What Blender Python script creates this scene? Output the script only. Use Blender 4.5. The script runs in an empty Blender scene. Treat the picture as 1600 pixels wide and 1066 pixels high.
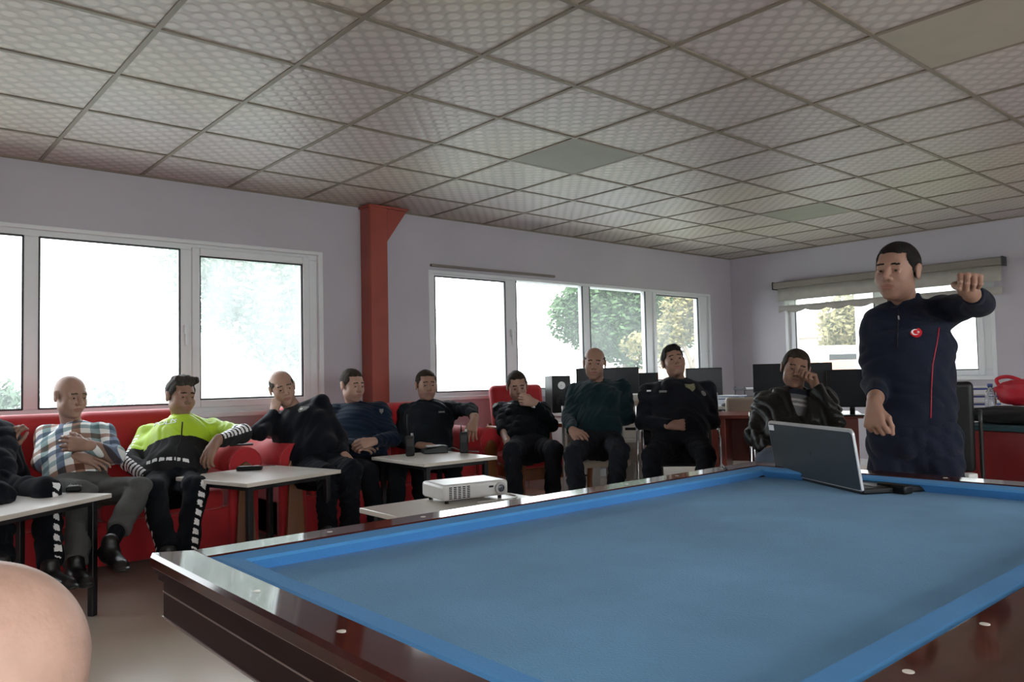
import bpy, bmesh, math, random
import numpy as np
from mathutils import Vector, Matrix, Euler, noise as mnoise
random.seed(7)
PI = math.pi
SC = bpy.context.scene
COL = SC.collection

# ------------------------------------------------------------------ camera
F_PX, YAW, PITCH, ROLL = 1220.4, 0.7147, 0.0457, -0.0221
H = 1.12
CAM = Vector((0, 0, H))
_F = Vector((math.sin(YAW)*math.cos(PITCH), math.cos(YAW)*math.cos(PITCH), math.sin(PITCH)))
_R = Vector((math.cos(YAW), -math.sin(YAW), 0))
_U = _R.cross(_F)
CR = _R*math.cos(ROLL) + _U*math.sin(ROLL)
CU = -_R*math.sin(ROLL) + _U*math.cos(ROLL)
cd = bpy.data.cameras.new('camera'); cam = bpy.data.objects.new('camera', cd); COL.objects.link(cam)
cd.sensor_width = 36; cd.lens = F_PX/1600*36; cd.clip_end = 400; cd.clip_start = 0.05
cam.matrix_world = Matrix(((CR.x, CU.x, -_F.x, 0), (CR.y, CU.y, -_F.y, 0), (CR.z, CU.z, -_F.z, H), (0, 0, 0, 1)))
SC.camera = cam

# ------------------------------------------------------------------ light
w = bpy.data.worlds.new('world'); SC.world = w; w.use_nodes = True
wn = w.node_tree; bg = wn.nodes['Background']
tc = wn.nodes.new('ShaderNodeTexCoord'); sx = wn.nodes.new('ShaderNodeSeparateXYZ'); rp = wn.nodes.new('ShaderNodeValToRGB')
wn.links.new(tc.outputs['Generated'], sx.inputs[0]); wn.links.new(sx.outputs['Z'], rp.inputs[0]); wn.links.new(rp.outputs[0], bg.inputs['Color'])
rp.color_ramp.elements[0].color = (.90, .945, .96, 1); rp.color_ramp.elements[1].color = (.80, .90, 1, 1)
bg.inputs['Strength'].default_value = 6.5
# small on-camera flash, the one that lights the reflective tape
fd = bpy.data.lights.new('camera_flash', 'AREA'); fd.shape = 'DISK'; fd.size = .07; fd.energy = 4; fd.color = (1, .95, .9)
fl = bpy.data.objects.new('camera_flash', fd); COL.objects.link(fl)
fl.matrix_world = cam.matrix_world.copy(); fl.location = CAM + CU*.14 - _F*.02
vs = SC.view_settings; vs.view_transform = 'Standard'; vs.look = 'None'; vs.gamma = 1; vs.use_curve_mapping = False
vs.exposure = 0.36
SC.cycles.max_bounces = 10; SC.cycles.diffuse_bounces = 6; SC.cycles.transparent_max_bounces = 16
SC.cycles.use_denoising = True; SC.cycles.sample_clamp_indirect = 6; SC.cycles.caustics_reflective = False; SC.cycles.caustics_refractive = False

# ------------------------------------------------------------------ from photo measurements to places
def ray(u, v): return _F + CR*((u-800)/F_PX) - CU*((v-533)/F_PX)
def at(u, v, d): return CAM + ray(u, v)*d
def onz(u, v, z): r = ray(u, v); return CAM + r*((z-H)/r.z)
def ony(u, v, y): r = ray(u, v); return CAM + r*(y/r.y)
def onx(u, v, x): r = ray(u, v); return CAM + r*(x/r.x)
def reach(p, uv, L, near=True):
    r = ray(*uv); c = CAM - p
    a = r.dot(r); b = 2*r.dot(c); q = c.dot(c) - L*L; D = b*b-4*a*q
    if D <= 0:
        x = CAM + r*(-b/(2*a)); return p + (x-p).normalized()*L
    t = (-b - math.sqrt(D))/(2*a) if near else (-b + math.sqrt(D))/(2*a)
    return CAM + r*t

# ------------------------------------------------------------------ materials
def mat(name, col, rough=.6, var=.0, scale=8, bump=0, bscale=40, metal=0, spec=.5, coat=0, sheen=0, detail=3, col2=None, stretch=None):
    m = bpy.data.materials.new(name); m.use_nodes = True; nt = m.node_tree; b = nt.nodes['Principled BSDF']
    b.inputs['Base Color'].default_value = (*col, 1); b.inputs['Roughness'].default_value = rough
    b.inputs['Metallic'].default_value = metal; b.inputs['Specular IOR Level'].default_value = spec
    b.inputs['Coat Weight'].default_value = coat; b.inputs['Coat Roughness'].default_value = .05
    if sheen: b.inputs['Sheen Weight'].default_value = sheen; b.inputs['Sheen Roughness'].default_value = .5
    co = nt.nodes.new('ShaderNodeTexCoord'); mp = nt.nodes.new('ShaderNodeMapping'); nt.links.new(co.outputs['Object'], mp.inputs[0])
    if stretch: mp.inputs['Scale'].default_value = stretch
    if var or col2:
        n = nt.nodes.new('ShaderNodeTexNoise'); n.inputs['Scale'].default_value = scale; n.inputs['Detail'].default_value = detail
        nt.links.new(mp.outputs[0], n.inputs['Vector'])
        r = nt.nodes.new('ShaderNodeValToRGB'); r.color_ramp.elements[0].position = .3; r.color_ramp.elements[1].position = .7
        c2 = col2 if col2 else tuple(min(1, c*(1+var)) for c in col)
        c1 = col if col2 else tuple(c*(1-var) for c in col)
        r.color_ramp.elements[0].color = (*c1, 1); r.color_ramp.elements[1].color = (*c2, 1)
        nt.links.new(n.outputs[0], r.inputs[0]); nt.links.new(r.outputs[0], b.inputs['Base Color'])
    if bump:
        n = nt.nodes.new('ShaderNodeTexNoise'); n.inputs['Scale'].default_value = bscale; n.inputs['Detail'].default_value = 4
        nt.links.new(mp.outputs[0], n.inputs['Vector'])
        bp = nt.nodes.new('ShaderNodeBump'); bp.inputs['Strength'].default_value = bump; bp.inputs['Distance'].default_value = .01
        nt.links.new(n.outputs[0], bp.inputs['Height']); nt.links.new(bp.outputs[0], b.inputs['Normal'])
    return m
M = {}
M['wall'] = mat('wall_paint', (.44, .415, .46), .55, .05, 1.2, .08, 25)
M['pvc'] = mat('white_plastic_frame', (.68, .70, .72), .35, .03, 3)
M['gasket'] = mat('dark_gasket', (.03, .03, .035), .6)
M['column'] = mat('red_oxide_paint', (.30, .060, .040), .42, .12, 4, .06, 18)
M['tbar'] = mat('aged_ceiling_bar', (.20, .165, .125), .5, .1, 3)
M['floor'] = mat('beige_vinyl_floor', (.76, .66, .54), .24, .10, 1.6, .03, 12, stretch=(1, .35, 1))
M['red'] = mat('red_upholstery', (.47, .012, .018), .75, .18, 3, .12, 30, sheen=.3)
M['redwood'] = mat('varnished_golden_wood', (.22, .075, .022), .32, .35, 9, .03, 20, stretch=(1, 1, .12))
M['mahog'] = mat('polished_mahogany', (.055, .0125, .009), .07, .35, 5, .0, 20, stretch=(.3, 2, 1), spec=.30)
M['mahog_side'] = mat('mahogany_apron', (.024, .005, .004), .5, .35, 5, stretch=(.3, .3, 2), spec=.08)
M['groove'] = mat('pale_inlay', (.25, .16, .14), .3)
M['pearl'] = mat('pearl_inlay', (.75, .72, .66), .25)
M['felt'] = mat('blue_felt', (.125, .305, .51), .95, .16, 2.2, .25, 260, spec=.05, sheen=.08, detail=6)
M['felt2'] = mat('blue_cushion_felt', (.075, .27, .57), .9, .06, 4, .15, 200, spec=.05, sheen=.05)
M['top'] = mat('cream_laminate', (.60, .55, .49), .28, .05, 6)
M['edge'] = mat('laminate_edge', (.50, .44, .37), .4, .05, 10)
M['black'] = mat('black_painted_metal', (.012, .012, .014), .35, .1, 6)
M['plast'] = mat('black_plastic', (.006, .0065, .007), .42, .15, 9, spec=.3)
M['gloss'] = mat('black_screen', (.010, .012, .015), .3, .1, 5, spec=.25)
M['chrome'] = mat('chrome', (.65, .65, .66), .15, .05, 6, metal=1)
M['silver'] = mat('silver_plastic', (.50, .50, .50), .3, .04, 6, metal=.3)
M['lid'] = mat('dark_slate_lid', (.020, .031, .040), .5, .12, 4, spec=.25)
M['white'] = mat('white_plastic', (.66, .66, .64), .38, .04, 5)
M['wdesk'] = mat('white_desk_laminate', (.55, .54, .53), .4, .05, 4)
M['beige'] = mat('beige_plastic', (.48, .43, .36), .45, .06, 4)
M['paper'] = mat('paper', (.78, .80, .84), .8, .05, 8)
M['blue'] = mat('blue_binder', (.04, .07, .25), .5, .1, 6)
M['dkred'] = mat('dark_red_panel', (.20, .012, .012), .38, .15, 3)
M['brownred'] = mat('cherry_board', (.19, .035, .022), .35, .22, 6, stretch=(.2, .2, 1))
M['redcloth'] = mat('red_nylon', (.55, .012, .03), .6, .15, 6, .3, 14)
M['tblack'] = mat('black_cloth', (.010, .010, .011), .9, .2, 6, .3, 20)
M['blind'] = mat('grey_blind_fabric', (.36, .34, .31), .85, .06, 10, .05, 60)
M['cassette'] = mat('brown_grey_cassette', (.19, .165, .145), .5, .08, 5)
M['reflect'] = mat('silver_reflective_tape', (.95, .95, .95), .35, .02, 30)
M['cable'] = mat('grey_cable', (.16, .16, .165), .5)
M['lens'] = mat('lens_glass', (.03, .035, .05), .05, .05, 9, coat=1)
M['teal'] = mat('dark_teal_cloth', (.02, .06, .075), .8, .1, 5)

def glass_mat(name, dust):
    m = bpy.data.materials.new(name); m.use_nodes = True; nt = m.node_tree; nt.nodes.clear()
    o = nt.nodes.new('ShaderNodeOutputMaterial'); tr = nt.nodes.new('ShaderNodeBsdfTransparent'); gl = nt.nodes.new('ShaderNodeBsdfGlossy')
    tl = nt.nodes.new('ShaderNodeBsdfTranslucent'); tl.inputs[0].default_value = (.92, .97, .95, 1); gl.inputs['Roughness'].default_value = .03
    m1 = nt.nodes.new('ShaderNodeMixShader'); m2 = nt.nodes.new('ShaderNodeMixShader'); lw = nt.nodes.new('ShaderNodeFresnel'); lw.inputs[0].default_value = 1.08
    n = nt.nodes.new('ShaderNodeTexNoise'); n.inputs['Scale'].default_value = 3; n.inputs['Detail'].default_value = 6
    co = nt.nodes.new('ShaderNodeTexCoord'); mp = nt.nodes.new('ShaderNodeMapping'); mp.inputs['Scale'].default_value = (1, 1, .35)
    nt.links.new(co.outputs['Object'], mp.inputs[0]); nt.links.new(mp.outputs[0], n.inputs['Vector'])
    mr = nt.nodes.new('ShaderNodeMapRange'); mr.inputs['From Min'].default_value = .3; mr.inputs['From Max'].default_value = .7
    mr.inputs['To Min'].default_value = dust*.7; mr.inputs['To Max'].default_value = min(1, dust*1.25)
    nt.links.new(n.outputs[0], mr.inputs[0]); nt.links.new(mr.outputs[0], m1.inputs[0])
    nt.links.new(tr.outputs[0], m1.inputs[1]); nt.links.new(tl.outputs[0], m1.inputs[2])
    nt.links.new(lw.outputs[0], m2.inputs[0]); nt.links.new(m1.outputs[0], m2.inputs[1]); nt.links.new(gl.outputs[0], m2.inputs[2])
    nt.links.new(m2.outputs[0], o.inputs[0]); return m
M['glass'] = glass_mat('window_glass', .04)
M['dusty'] = glass_mat('misted_window_glass', .125)

# ------------------------------------------------------------------ mesh building helpers
def RX(a): return Matrix.Rotation(a, 4, 'X')
def RY(a): return Matrix.Rotation(a, 4, 'Y')
def RZ(a): return Matrix.Rotation(a, 4, 'Z')
def T(x, y=None, z=None): return Matrix.Translation(x if y is None else (x, y, z))
class MB:
    """collects shapes and links them as one mesh object"""
    def __init__(s): s.bm = bmesh.new(); s.mi = 0
    def _fin(s, vs, mx):
        if mx is not None: bmesh.ops.transform(s.bm, matrix=mx, verts=vs)
        for f in {f for v in vs for f in v.link_faces}: f.material_index = s.mi
    def _take(s, b2, mx):
        if mx is not None: b2.transform(mx)
        vm = [s.bm.verts.new(v.co) for v in b2.verts]; b2.verts.index_update()
        for f in b2.faces:
            try: nf = s.bm.faces.new([vm[v.index] for v in f.verts]); nf.material_index = s.mi; nf.smooth = f.smooth
            except ValueError: pass
        b2.free()
    def box(s, lo, hi, bev=0, seg=2, mx=None):
        b = bmesh.new(); r = bmesh.ops.create_cube(b, size=1)
        lo = Vector(lo); hi = Vector(hi); c = (lo+hi)/2; d = hi-lo
        for v in b.verts: v.co = Vector((v.co.x*d.x, v.co.y*d.y, v.co.z*d.z)) + c
        if bev:
            bev = min(bev, min(abs(d.x), abs(d.y), abs(d.z))*.49)
            bmesh.ops.bevel(b, geom=b.edges[:], offset=bev, segments=seg, affect='EDGES', profile=.5)
            if seg > 1:
                b.normal_update()
                for f in b.faces: f.smooth = max(abs(f.normal.x), abs(f.normal.y), abs(f.normal.z)) < .9999
        s._take(b, mx); return s
    def cyl(s, p, q, r, r2=None, n=16, cap=True):
        p = Vector(p); q = Vector(q); r2 = r if r2 is None else r2; d = q-p
        b = bmesh.new(); bmesh.ops.create_cone(b, cap_ends=cap, segments=n, radius1=r, radius2=r2, depth=d.length)
        for f in b.faces: f.smooth = len(f.verts) == 4
        s._take(b, T((p+q)/2) @ d.to_track_quat('Z', 'Y').to_matrix().to_4x4()); return s
    def sph(s, c, r, n=16, mx=None):
        b = bmesh.new(); bmesh.ops.create_uvsphere(b, u_segments=n, v_segments=max(6, n*2//3), radius=1)
        rr = (r, r, r) if not hasattr(r, '__len__') else r
        for v in b.verts: v.co = Vector((v.co.x*rr[0], v.co.y*rr[1], v.co.z*rr[2]))
        for f in b.faces: f.smooth = True
        b.transform(T(Vector(c))); s._take(b, mx); return s
    def tube(s, pts, r, n=8, sub=4):
        P = [Vector(p) for p in pts]
        if len(P) > 2 and sub > 1:
            Q = []
            for i in range(len(P)-1):
                a = P[max(0, i-1)]; b = P[i]; c = P[i+1]; d = P[min(len(P)-1, i+2)]
                for k in range(sub):
                    t = k/sub; Q.append(.5*((2*b)+(c-a)*t+(2*a-5*b+4*c-d)*t*t+(-a+3*b-3*c+d)*t**3))
            Q.append(P[-1]); P = Q
        b = bmesh.new(); rings = []; up = Vector((.13, .31, .94))
        for i, p in enumerate(P):
            t = (P[min(i+1, len(P)-1)] - P[max(i-1, 0)]).normalized(); a = t.cross(up).normalized(); c = t.cross(a)
            rr = r(i/(len(P)-1)) if callable(r) else r
            rings.append([b.verts.new(p + (a*math.cos(2*PI*k/n)+c*math.sin(2*PI*k/n))*rr) for k in range(n)])
        for i in range(len(rings)-1):
            for k in range(n):
                f = b.faces.new((rings[i][k], rings[i][(k+1) % n], rings[i+1][(k+1) % n], rings[i+1][k])); f.smooth = True
        b.faces.new(rings[0][::-1]); b.faces.new(rings[-1]); bmesh.ops.recalc_face_normals(b, faces=b.faces[:])
        s._take(b, None); return s
    def prism(s, pts, a, b_, axis='Y', bev=0, mx=None):
        """outline pts (2d) pushed from a to b along axis"""
        b = bmesh.new()
        def mk(p, h):
            if axis == 'Y': return (p[0], h, p[1])
            if axis == 'X': return (h, p[0], p[1])
            return (p[0], p[1], h)
        A = [b.verts.new(mk(p, a)) for p in pts]; B = [b.verts.new(mk(p, b_)) for p in pts]; n = len(pts)
        b.faces.new(A); b.faces.new(B[::-1])
        for i in range(n): b.faces.new((A[i], B[i], B[(i+1) % n], A[(i+1) % n]))
        bmesh.ops.recalc_face_normals(b, faces=b.faces[:])
        if bev: bmesh.ops.bevel(b, geom=b.edges[:], offset=bev, segments=2, affect='EDGES', profile=.5)
        s._take(b, mx); return s
    def build(s, name, mats, parent=None, mx=None):
        me = bpy.data.meshes.new(name); s.bm.to_mesh(me); s.bm.free()
        for m in (mats if isinstance(mats, (list, tuple)) else [mats]): me.materials.append(M[m] if isinstance(m, str) else m)
        o = bpy.data.objects.new(name, me); COL.objects.link(o)
        if mx is not None: o.matrix_world = mx
        if parent is not None: o.parent = parent
        return o
def m(): return MB()
def tag(o, label=None, cat=None, group=None, kind=None):
    if label: o['label'] = label
    if cat: o['category'] = cat
    if group: o['group'] = group
    if kind: o['kind'] = kind
    return o
def thing(name, label, cat, loc=(0, 0, 0), rz=0, group=None):
    o = bpy.data.objects.new(name, None); COL.objects.link(o); o.location = loc; o.rotation_euler = (0, 0, rz); o.empty_display_size = .1
    return tag(o, label, cat, group)
def struct(o): o['kind'] = 'structure'; return o
def sempty(name, loc=(0, 0, 0)):
    o = bpy.data.objects.new(name, None); COL.objects.link(o); o.location = loc; o['kind'] = 'structure'; return o
def kids(o): return [c for c in bpy.data.objects if c.parent == o]
def copy_tree(o, parent=None):
    c = o.copy(); COL.objects.link(c); c.parent = parent
    for ch in kids(o): copy_tree(ch, c)
    return c

# ------------------------------------------------------------------ the room
S = 1.05
YW = 5.645*S; XW = 8.6*S; ZC = H + 1.437*S
X0, Y0 = -3.2, -3.6            # corner behind the camera
TH = .22
def zl(z): return H + (z-1.2)*S

def wall_with_holes(name, ax, pos, thick, lo, hi, holes):
    """wall perpendicular to ax at pos, spanning lo..hi on the other axis and 0..ZC; holes (a,b,z0,z1)"""
    b = m(); hs = sorted(holes)
    def bx(a, c, z0, z1):
        if c-a < 1e-4 or z1-z0 < 1e-4: return
        if ax == 1: b.box((a, min(pos, pos+thick), z0), (c, max(pos, pos+thick), z1))
        else: b.box((min(pos, pos+thick), a, z0), (max(pos, pos+thick), c, z1))
    c = lo
    for (a, e, z0, z1) in hs:
        bx(c, a, 0, ZC); bx(a, e, 0, z0); bx(a, e, z1, ZC); c = e
    bx(c, hi, 0, ZC)
    return struct(b.build(name, 'wall'))

g = lambda u, v: ony(u, v, YW)
W1 = (-1.6, g(499, 395).x, g(418, 642).z, g(300, 379).z)
W2 = (g(673, 412).x, g(1107, 453).x, g(720, 620).z, g(672, 425).z)
g3 = lambda u, v: onx(u, v, XW)
W3 = (g3(1548, 460).y, g3(1229, 466).y, g3(1300, 592).z, g3(1241, 458).z)
wall_with_holes('wall_left', 1, YW, TH, X0-TH, XW+TH, [W1, W2])
wall_with_holes('wall_right', 0, XW, TH, Y0-TH, YW, [W3])
WB = (-2.6, 6.6, .9, 2.35); WF = (-3.1, .3, .95, 2.25)  # WB is kept large so more fill daylight reaches the floor
wall_with_holes('wall_back', 1, Y0, -TH, X0-TH, XW+TH, [WB])
wall_with_holes('wall_front', 0, X0, -TH, Y0, YW, [])
struct(m().box((X0-TH, Y0-TH, -.1), (XW+TH, YW+TH, 0)).build('floor', 'floor'))

def ceiling_mat():
    mt = bpy.data.materials.new('embossed_ceiling_tile'); mt.use_nodes = True; nt = mt.node_tree; b = nt.nodes['Principled BSDF']
    L = nt.links.new
    def N(t, **k):
        n = nt.nodes.new(t)
        for a, v in k.items(): setattr(n, a, v)
        return n
    co = N('ShaderNodeTexCoord'); mp = N('ShaderNodeMapping'); mp.inputs['Rotation'].default_value = (0, 0, .74)
    L(co.outputs['Object'], mp.inputs[0])
    vo = N('ShaderNodeTexVoronoi'); vo.inputs['Scale'].default_value = 13.5; vo.inputs['Randomness'].default_value = 0.0; vo.voronoi_dimensions = '2D'
    L(mp.outputs[0], vo.inputs['Vector'])
    rmp = N('ShaderNodeValToRGB'); rmp.color_ramp.elements[0].position = .28; rmp.color_ramp.elements[1].position = .48
    rmp.color_ramp.elements[0].color = (1, 1, 1, 1); rmp.color_ramp.elements[1].color = (0, 0, 0, 1)
    L(vo.outputs['Distance'], rmp.inputs[0])
    no = N('ShaderNodeTexNoise'); no.inputs['Scale'].default_value = .55; no.inputs['Detail'].default_value = 2; L(co.outputs['Object'], no.inputs['Vector'])
    cr = N('ShaderNodeValToRGB'); cr.color_ramp.elements[0].position = .42; cr.color_ramp.elements[1].position = .62
    cr.color_ramp.elements[0].color = (.405, .355, .355, 1); cr.color_ramp.elements[1].color = (.43, .385, .325, 1)
    L(no.outputs[0], cr.inputs[0])
    c2 = N('ShaderNodeMixRGB', blend_type='MULTIPLY'); c2.inputs['Color2'].default_value = (1.34, 1.36, 1.36, 1)
    L(rmp.outputs[0], c2.inputs[0]); L(cr.outputs[0], c2.inputs['Color1']); L(c2.outputs[0], b.inputs['Base Color'])
    bp = N('ShaderNodeBump'); bp.inputs['Strength'].default_value = .35; bp.inputs['Distance'].default_value = .006
    L(rmp.outputs[0], bp.inputs['Height']); L(bp.outputs[0], b.inputs['Normal'])
    b.inputs['Roughness'].default_value = .42
    return mt
M['ceil'] = ceiling_mat()
M['plain_tile'] = mat('plain_ceiling_tile', (.30, .30, .245), .6, .05, 5)
M['tan_tile'] = mat('tan_ceiling_tile', (.40, .36, .30), .6, .05, 5)
PT = .6*S; GX = 2.166*S; GY = 2.0571*S
ceil = struct(m().box((X0-TH, Y0-TH, ZC), (XW+TH, YW+TH, ZC+.12)).build('ceiling', 'ceil'))
bars = m(); i = math.ceil((X0-GX)/PT)
while GX+i*PT < XW:
    x = GX+i*PT; bars.box((x-.0125, Y0, ZC-.007), (x+.0125, YW, ZC+.002), .002, 1); i += 1
i = math.ceil((Y0-GY)/PT)
while GY+i*PT < YW:
    y = GY+i*PT; bars.box((X0, y-.0125, ZC-.0065), (XW, y+.0125, ZC+.002), .002, 1); i += 1
bars.box((X0, YW-.02, ZC-.012), (XW, YW, ZC)).box((XW-.02, Y0, ZC-.012), (XW, YW, ZC))
bars.build('ceiling_grid', 'tbar', ceil)
for (u, v, mm) in ((900, 246, 'plain_tile'), (1258, 334, 'plain_tile'), (1500, 62, 'tan_tile')):
    p = onz(u, v, ZC); ix = math.floor((p.x-GX)/PT); iy = math.floor((p.y-GY)/PT)
    m().box((GX+ix*PT+.012, GY+iy*PT+.012, ZC-.005), (GX+(ix+1)*PT-.012, GY+(iy+1)*PT-.012, ZC+.01)).build('replaced_panel', mm, ceil)

# red steel column with its haunch
cb = m(); cx0 = g(579, 400).x; cx1 = g(606, 400).x; yc = YW-.17
c0 = ony(579, 400, yc).x; c1 = ony(606, 400, yc).x
cb.box((c0, yc, 0), (c1, YW, ZC-.012), .006, 1)
hz = ony(609, 382, yc).z; hx = ony(637, 325, yc).x
cb.prism([(c1-.01, hz), (c1-.01, ZC-.012), (hx, ZC-.012), (hx-.015, ZC-.05)], yc+.02, YW-.02)
cb.box((c0-.015, yc-.012, ZC-.03), (hx, YW, ZC-.012))
struct(cb.build('trim_1', 'column'))

def window(name, ax, pos, rect, panes, sash=(), dusty=(), sign=1, handles=()):
    """rect = opening (a,b,z0,z1); panes = list of (a0,a1,z0,z1) of the glass"""
    root = sempty(name)
    a, b_, z0, z1 = rect; d0, d1 = pos+.03*sign, pos+.10*sign
    def bx(q, A, B, Z0, Z1, D0, D1, bev=.004):
        D0, D1 = min(D0, D1), max(D0, D1)
        if B-A < .002 or Z1-Z0 < .002: return
        q.box((A, D0, Z0), (B, D1, Z1), bev, 1) if ax == 1 else q.box((D0, A, Z0), (D1, B, Z1), bev, 1)
    fr = m(); ps = sorted(panes)
    zt = max(p[3] for p in ps); zb = min(p[2] for p in ps)
    bx(fr, a, b_, zt, z1, d0, d1); bx(fr, a, b_, z0, zb, d0, d1)
    edges = [a]+[x for p in ps for x in (p[0], p[1])]+[b_]
    for k in range(0, len(edges), 2): bx(fr, edges[k], edges[k+1], zb, zt, d0, d1)
    for p in ps:
        if p[3] < zt-.002: bx(fr, p[0], p[1], p[3], zt, d0, d1)
        if p[2] > zb+.002: bx(fr, p[0], p[1], zb, p[2], d0, d1)
    # thin lip all round
    bx(fr, a-.03, b_+.03, z1-.01, z1+.02, pos-.006*sign, pos+.02*sign); bx(fr, a-.03, a+.012, z0, z1, pos-.006*sign, pos+.03*sign)
    bx(fr, b_-.012, b_+.03, z0, z1, pos-.006*sign, pos+.03*sign)
    fr.build('window_frame', 'pvc', root)
    bx(sl := m(), a-.04, b_+.04, z0-.03, z0+.006, pos-.05*sign, pos+.06*sign); sl.build('window_sill', 'pvc', root)
    for k, p in enumerate(ps):
        q = m()
        for (A, B, C, D) in ((p[0]-.004, p[0]+.008, p[2], p[3]), (p[1]-.008, p[1]+.004, p[2], p[3]), (p[0], p[1], p[2]-.004, p[2]+.008), (p[0], p[1], p[3]-.008, p[3]+.004)):
            bx(q, A, B, C, D, d0-.003*sign, d0+.01*sign, 0)
        q.build('pane_gasket', 'gasket', root)
        bx(q := m(), p[0], p[1], p[2], p[3], pos+.062*sign, pos+.066*sign, 0); q.build('glass_pane', 'dusty' if k in dusty else 'glass', root)
        if k in sash:
            q = m(); e = .062
            A, B, C, D = p[0]-e, p[1]+e, p[2]-e, p[3]+e
            for r in ((A, p[0]-.004, C, D), (p[1]+.004, B, C, D), (p[0]-.004, p[1]+.004, C, p[2]-.004), (p[0]-.004, p[1]+.004, p[3]+.004, D)):
                bx(q, r[0], r[1], r[2], r[3], d0-.018*sign, d0+.02*sign, .006)
            q.build('sash', 'pvc', root)
    for (A, Z) in handles:
        q = m(); bx(q, A-.014, A+.014, Z-.035, Z+.035, d0-.03*sign, d0+.0*sign, .004); bx(q, A-.01, A+.01, Z-.12, Z+.01, d0-.05*sign, d0-.03*sign, .004)
        q.build('window_handle', 'pvc', root)
    return root
zt1 = g(63, 369).z; zb1 = g(59, 640).z
x1 = [g(38, 366).x, g(62, 500).x, g(283, 388).x, g(314, 401).x, g(474, 413).x]
window('window_1', 1, YW, W1, [(-1.5, -.35, zb1, zt1), (-.24, x1[0], zb1, zt1), (x1[1], x1[2], zb1, zt1), (x1[3], x1[4], g(418, 621).z, g(474, 413).z)], sash=(3,), dusty=(2, 3), handles=[(g(292, 515).x, g(292, 515).z)])
zt2 = g(914, 446).z; zb2 = g(720, 612).z
x2 = [g(u, 500).x for u in (683, 793, 810, 914, 925, 1012, 1028, 1094)]
window('window_2', 1, YW, W2, [(x2[0], x2[1], zb2, g(793, 440).z), (x2[2], x2[3], zb2, zt2), (x2[4], x2[5], zb2, zt2), (x2[6], x2[7], zb2+.05, g(1094, 466).z)], sash=(3,), handles=[(g(801, 520).x, g(801, 520).z)])
y3 = [g3(u, 500).y for u in (1541, 1384, 1365, 1241)]
zb3 = g3(1300, 582).z; zt3 = g3(1300, 460).z
window('window_3', 0, XW, W3, [(y3[2], y3[3], zb3, zt3), (y3[0]+.1, y3[1], zb3, zt3)], sash=(0,))
window('rear_fill_window', 1, Y0, WB, [(WB[0]+.07+k*2.28, WB[0]+2.2+k*2.28, WB[2]+.07, WB[3]-.07) for k in range(4)], sign=-1)  # unseen window added behind the camera to fill the room with daylight
rl = m(); a = ony(674, 414, YW-.03); b_ = ony(812, 423, YW-.03); rl.box((a.x, YW-.035, a.z-.012), (b_.x+.5, YW-.004, a.z+.012), .003, 1)
struct(rl.build('trim_2', 'cassette'))
b = m(); b.box((X0, YW-.014, 0), (XW, YW, .08), .003, 1); struct(b.build('baseboard_left', 'pvc'))
b = m(); b.box((XW-.014, Y0, 0), (XW, YW-.02, .08), .003, 1); struct(b.build('baseboard_right', 'pvc'))



# ------------------------------------------------------------------ outside
struct(m().box((-40, YW+TH, -.5), (110, 160, -.42)).build('ground', mat('pale_ground', (.40, .42, .36), .9, .2, .4)))
struct(m().box((XW+TH, -60, -.5), (110, YW+TH, -.415)).build('lawn', mat('lawn', (.16, .20, .07), .9, .25, .6)))
def leaf_mat(n, c1, c2):
    return mat(n, c1, .7, 0, 1.2, col2=c2, spec=.2)
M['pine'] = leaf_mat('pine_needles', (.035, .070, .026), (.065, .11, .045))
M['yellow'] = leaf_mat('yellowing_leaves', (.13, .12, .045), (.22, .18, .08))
M['haze_leaf'] = leaf_mat('pale_hazy_leaves', (.075, .11, .07), (.12, .16, .11))  # outdoor haze is put into the leaf colour by paling it
M['bark'] = mat('grey_bark', (.20, .155, .12), .9, .3, 6, stretch=(1, 1, .3))
def foliage(blobs, n, size, rng):
    b = bmesh.new()
    tot = sum(r[1]**2 for r in blobs)
    for c, r, fl in blobs:
        for k in range(int(n*r*r/tot)):
            d = Vector((rng.gauss(0, 1), rng.gauss(0, 1), rng.gauss(0, 1))).normalized()
            p = Vector(c) + Vector((d.x, d.y, d.z*fl))*r*(rng.random()**.35)
            a = Vector((rng.gauss(0, 1), rng.gauss(0, 1), rng.gauss(0, 1))).normalized(); e = a.orthogonal().normalized()
            s_ = size*rng.uniform(.5, 1.3)
            b.faces.new([b.verts.new(p+a*s_), b.verts.new(p+e*s_*.5), b.verts.new(p-a*s_), b.verts.new(p-e*s_*.5)])
    q = MB(); q.bm.free(); q.bm = b; return q
def tree(name, label, cat, base, blobs, n, size, leaf, trunk, group=None, seed=1):
    rng = random.Random(seed); t = thing(name, label, cat, base, 0, group)
    B = Vector(base)
    tb = m()
    for pts, r0, r1 in trunk: tb.tube([Vector(p)-B for p in pts], lambda s, r0=r0, r1=r1: r0+(r1-r0)*s, 8, 4)
    tb.build('trunk', 'bark', t)
    foliage([(Vector(c)-B, r, f) for c, r, f in blobs], n, size, rng).build('foliage', leaf, t)
    return t
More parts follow.
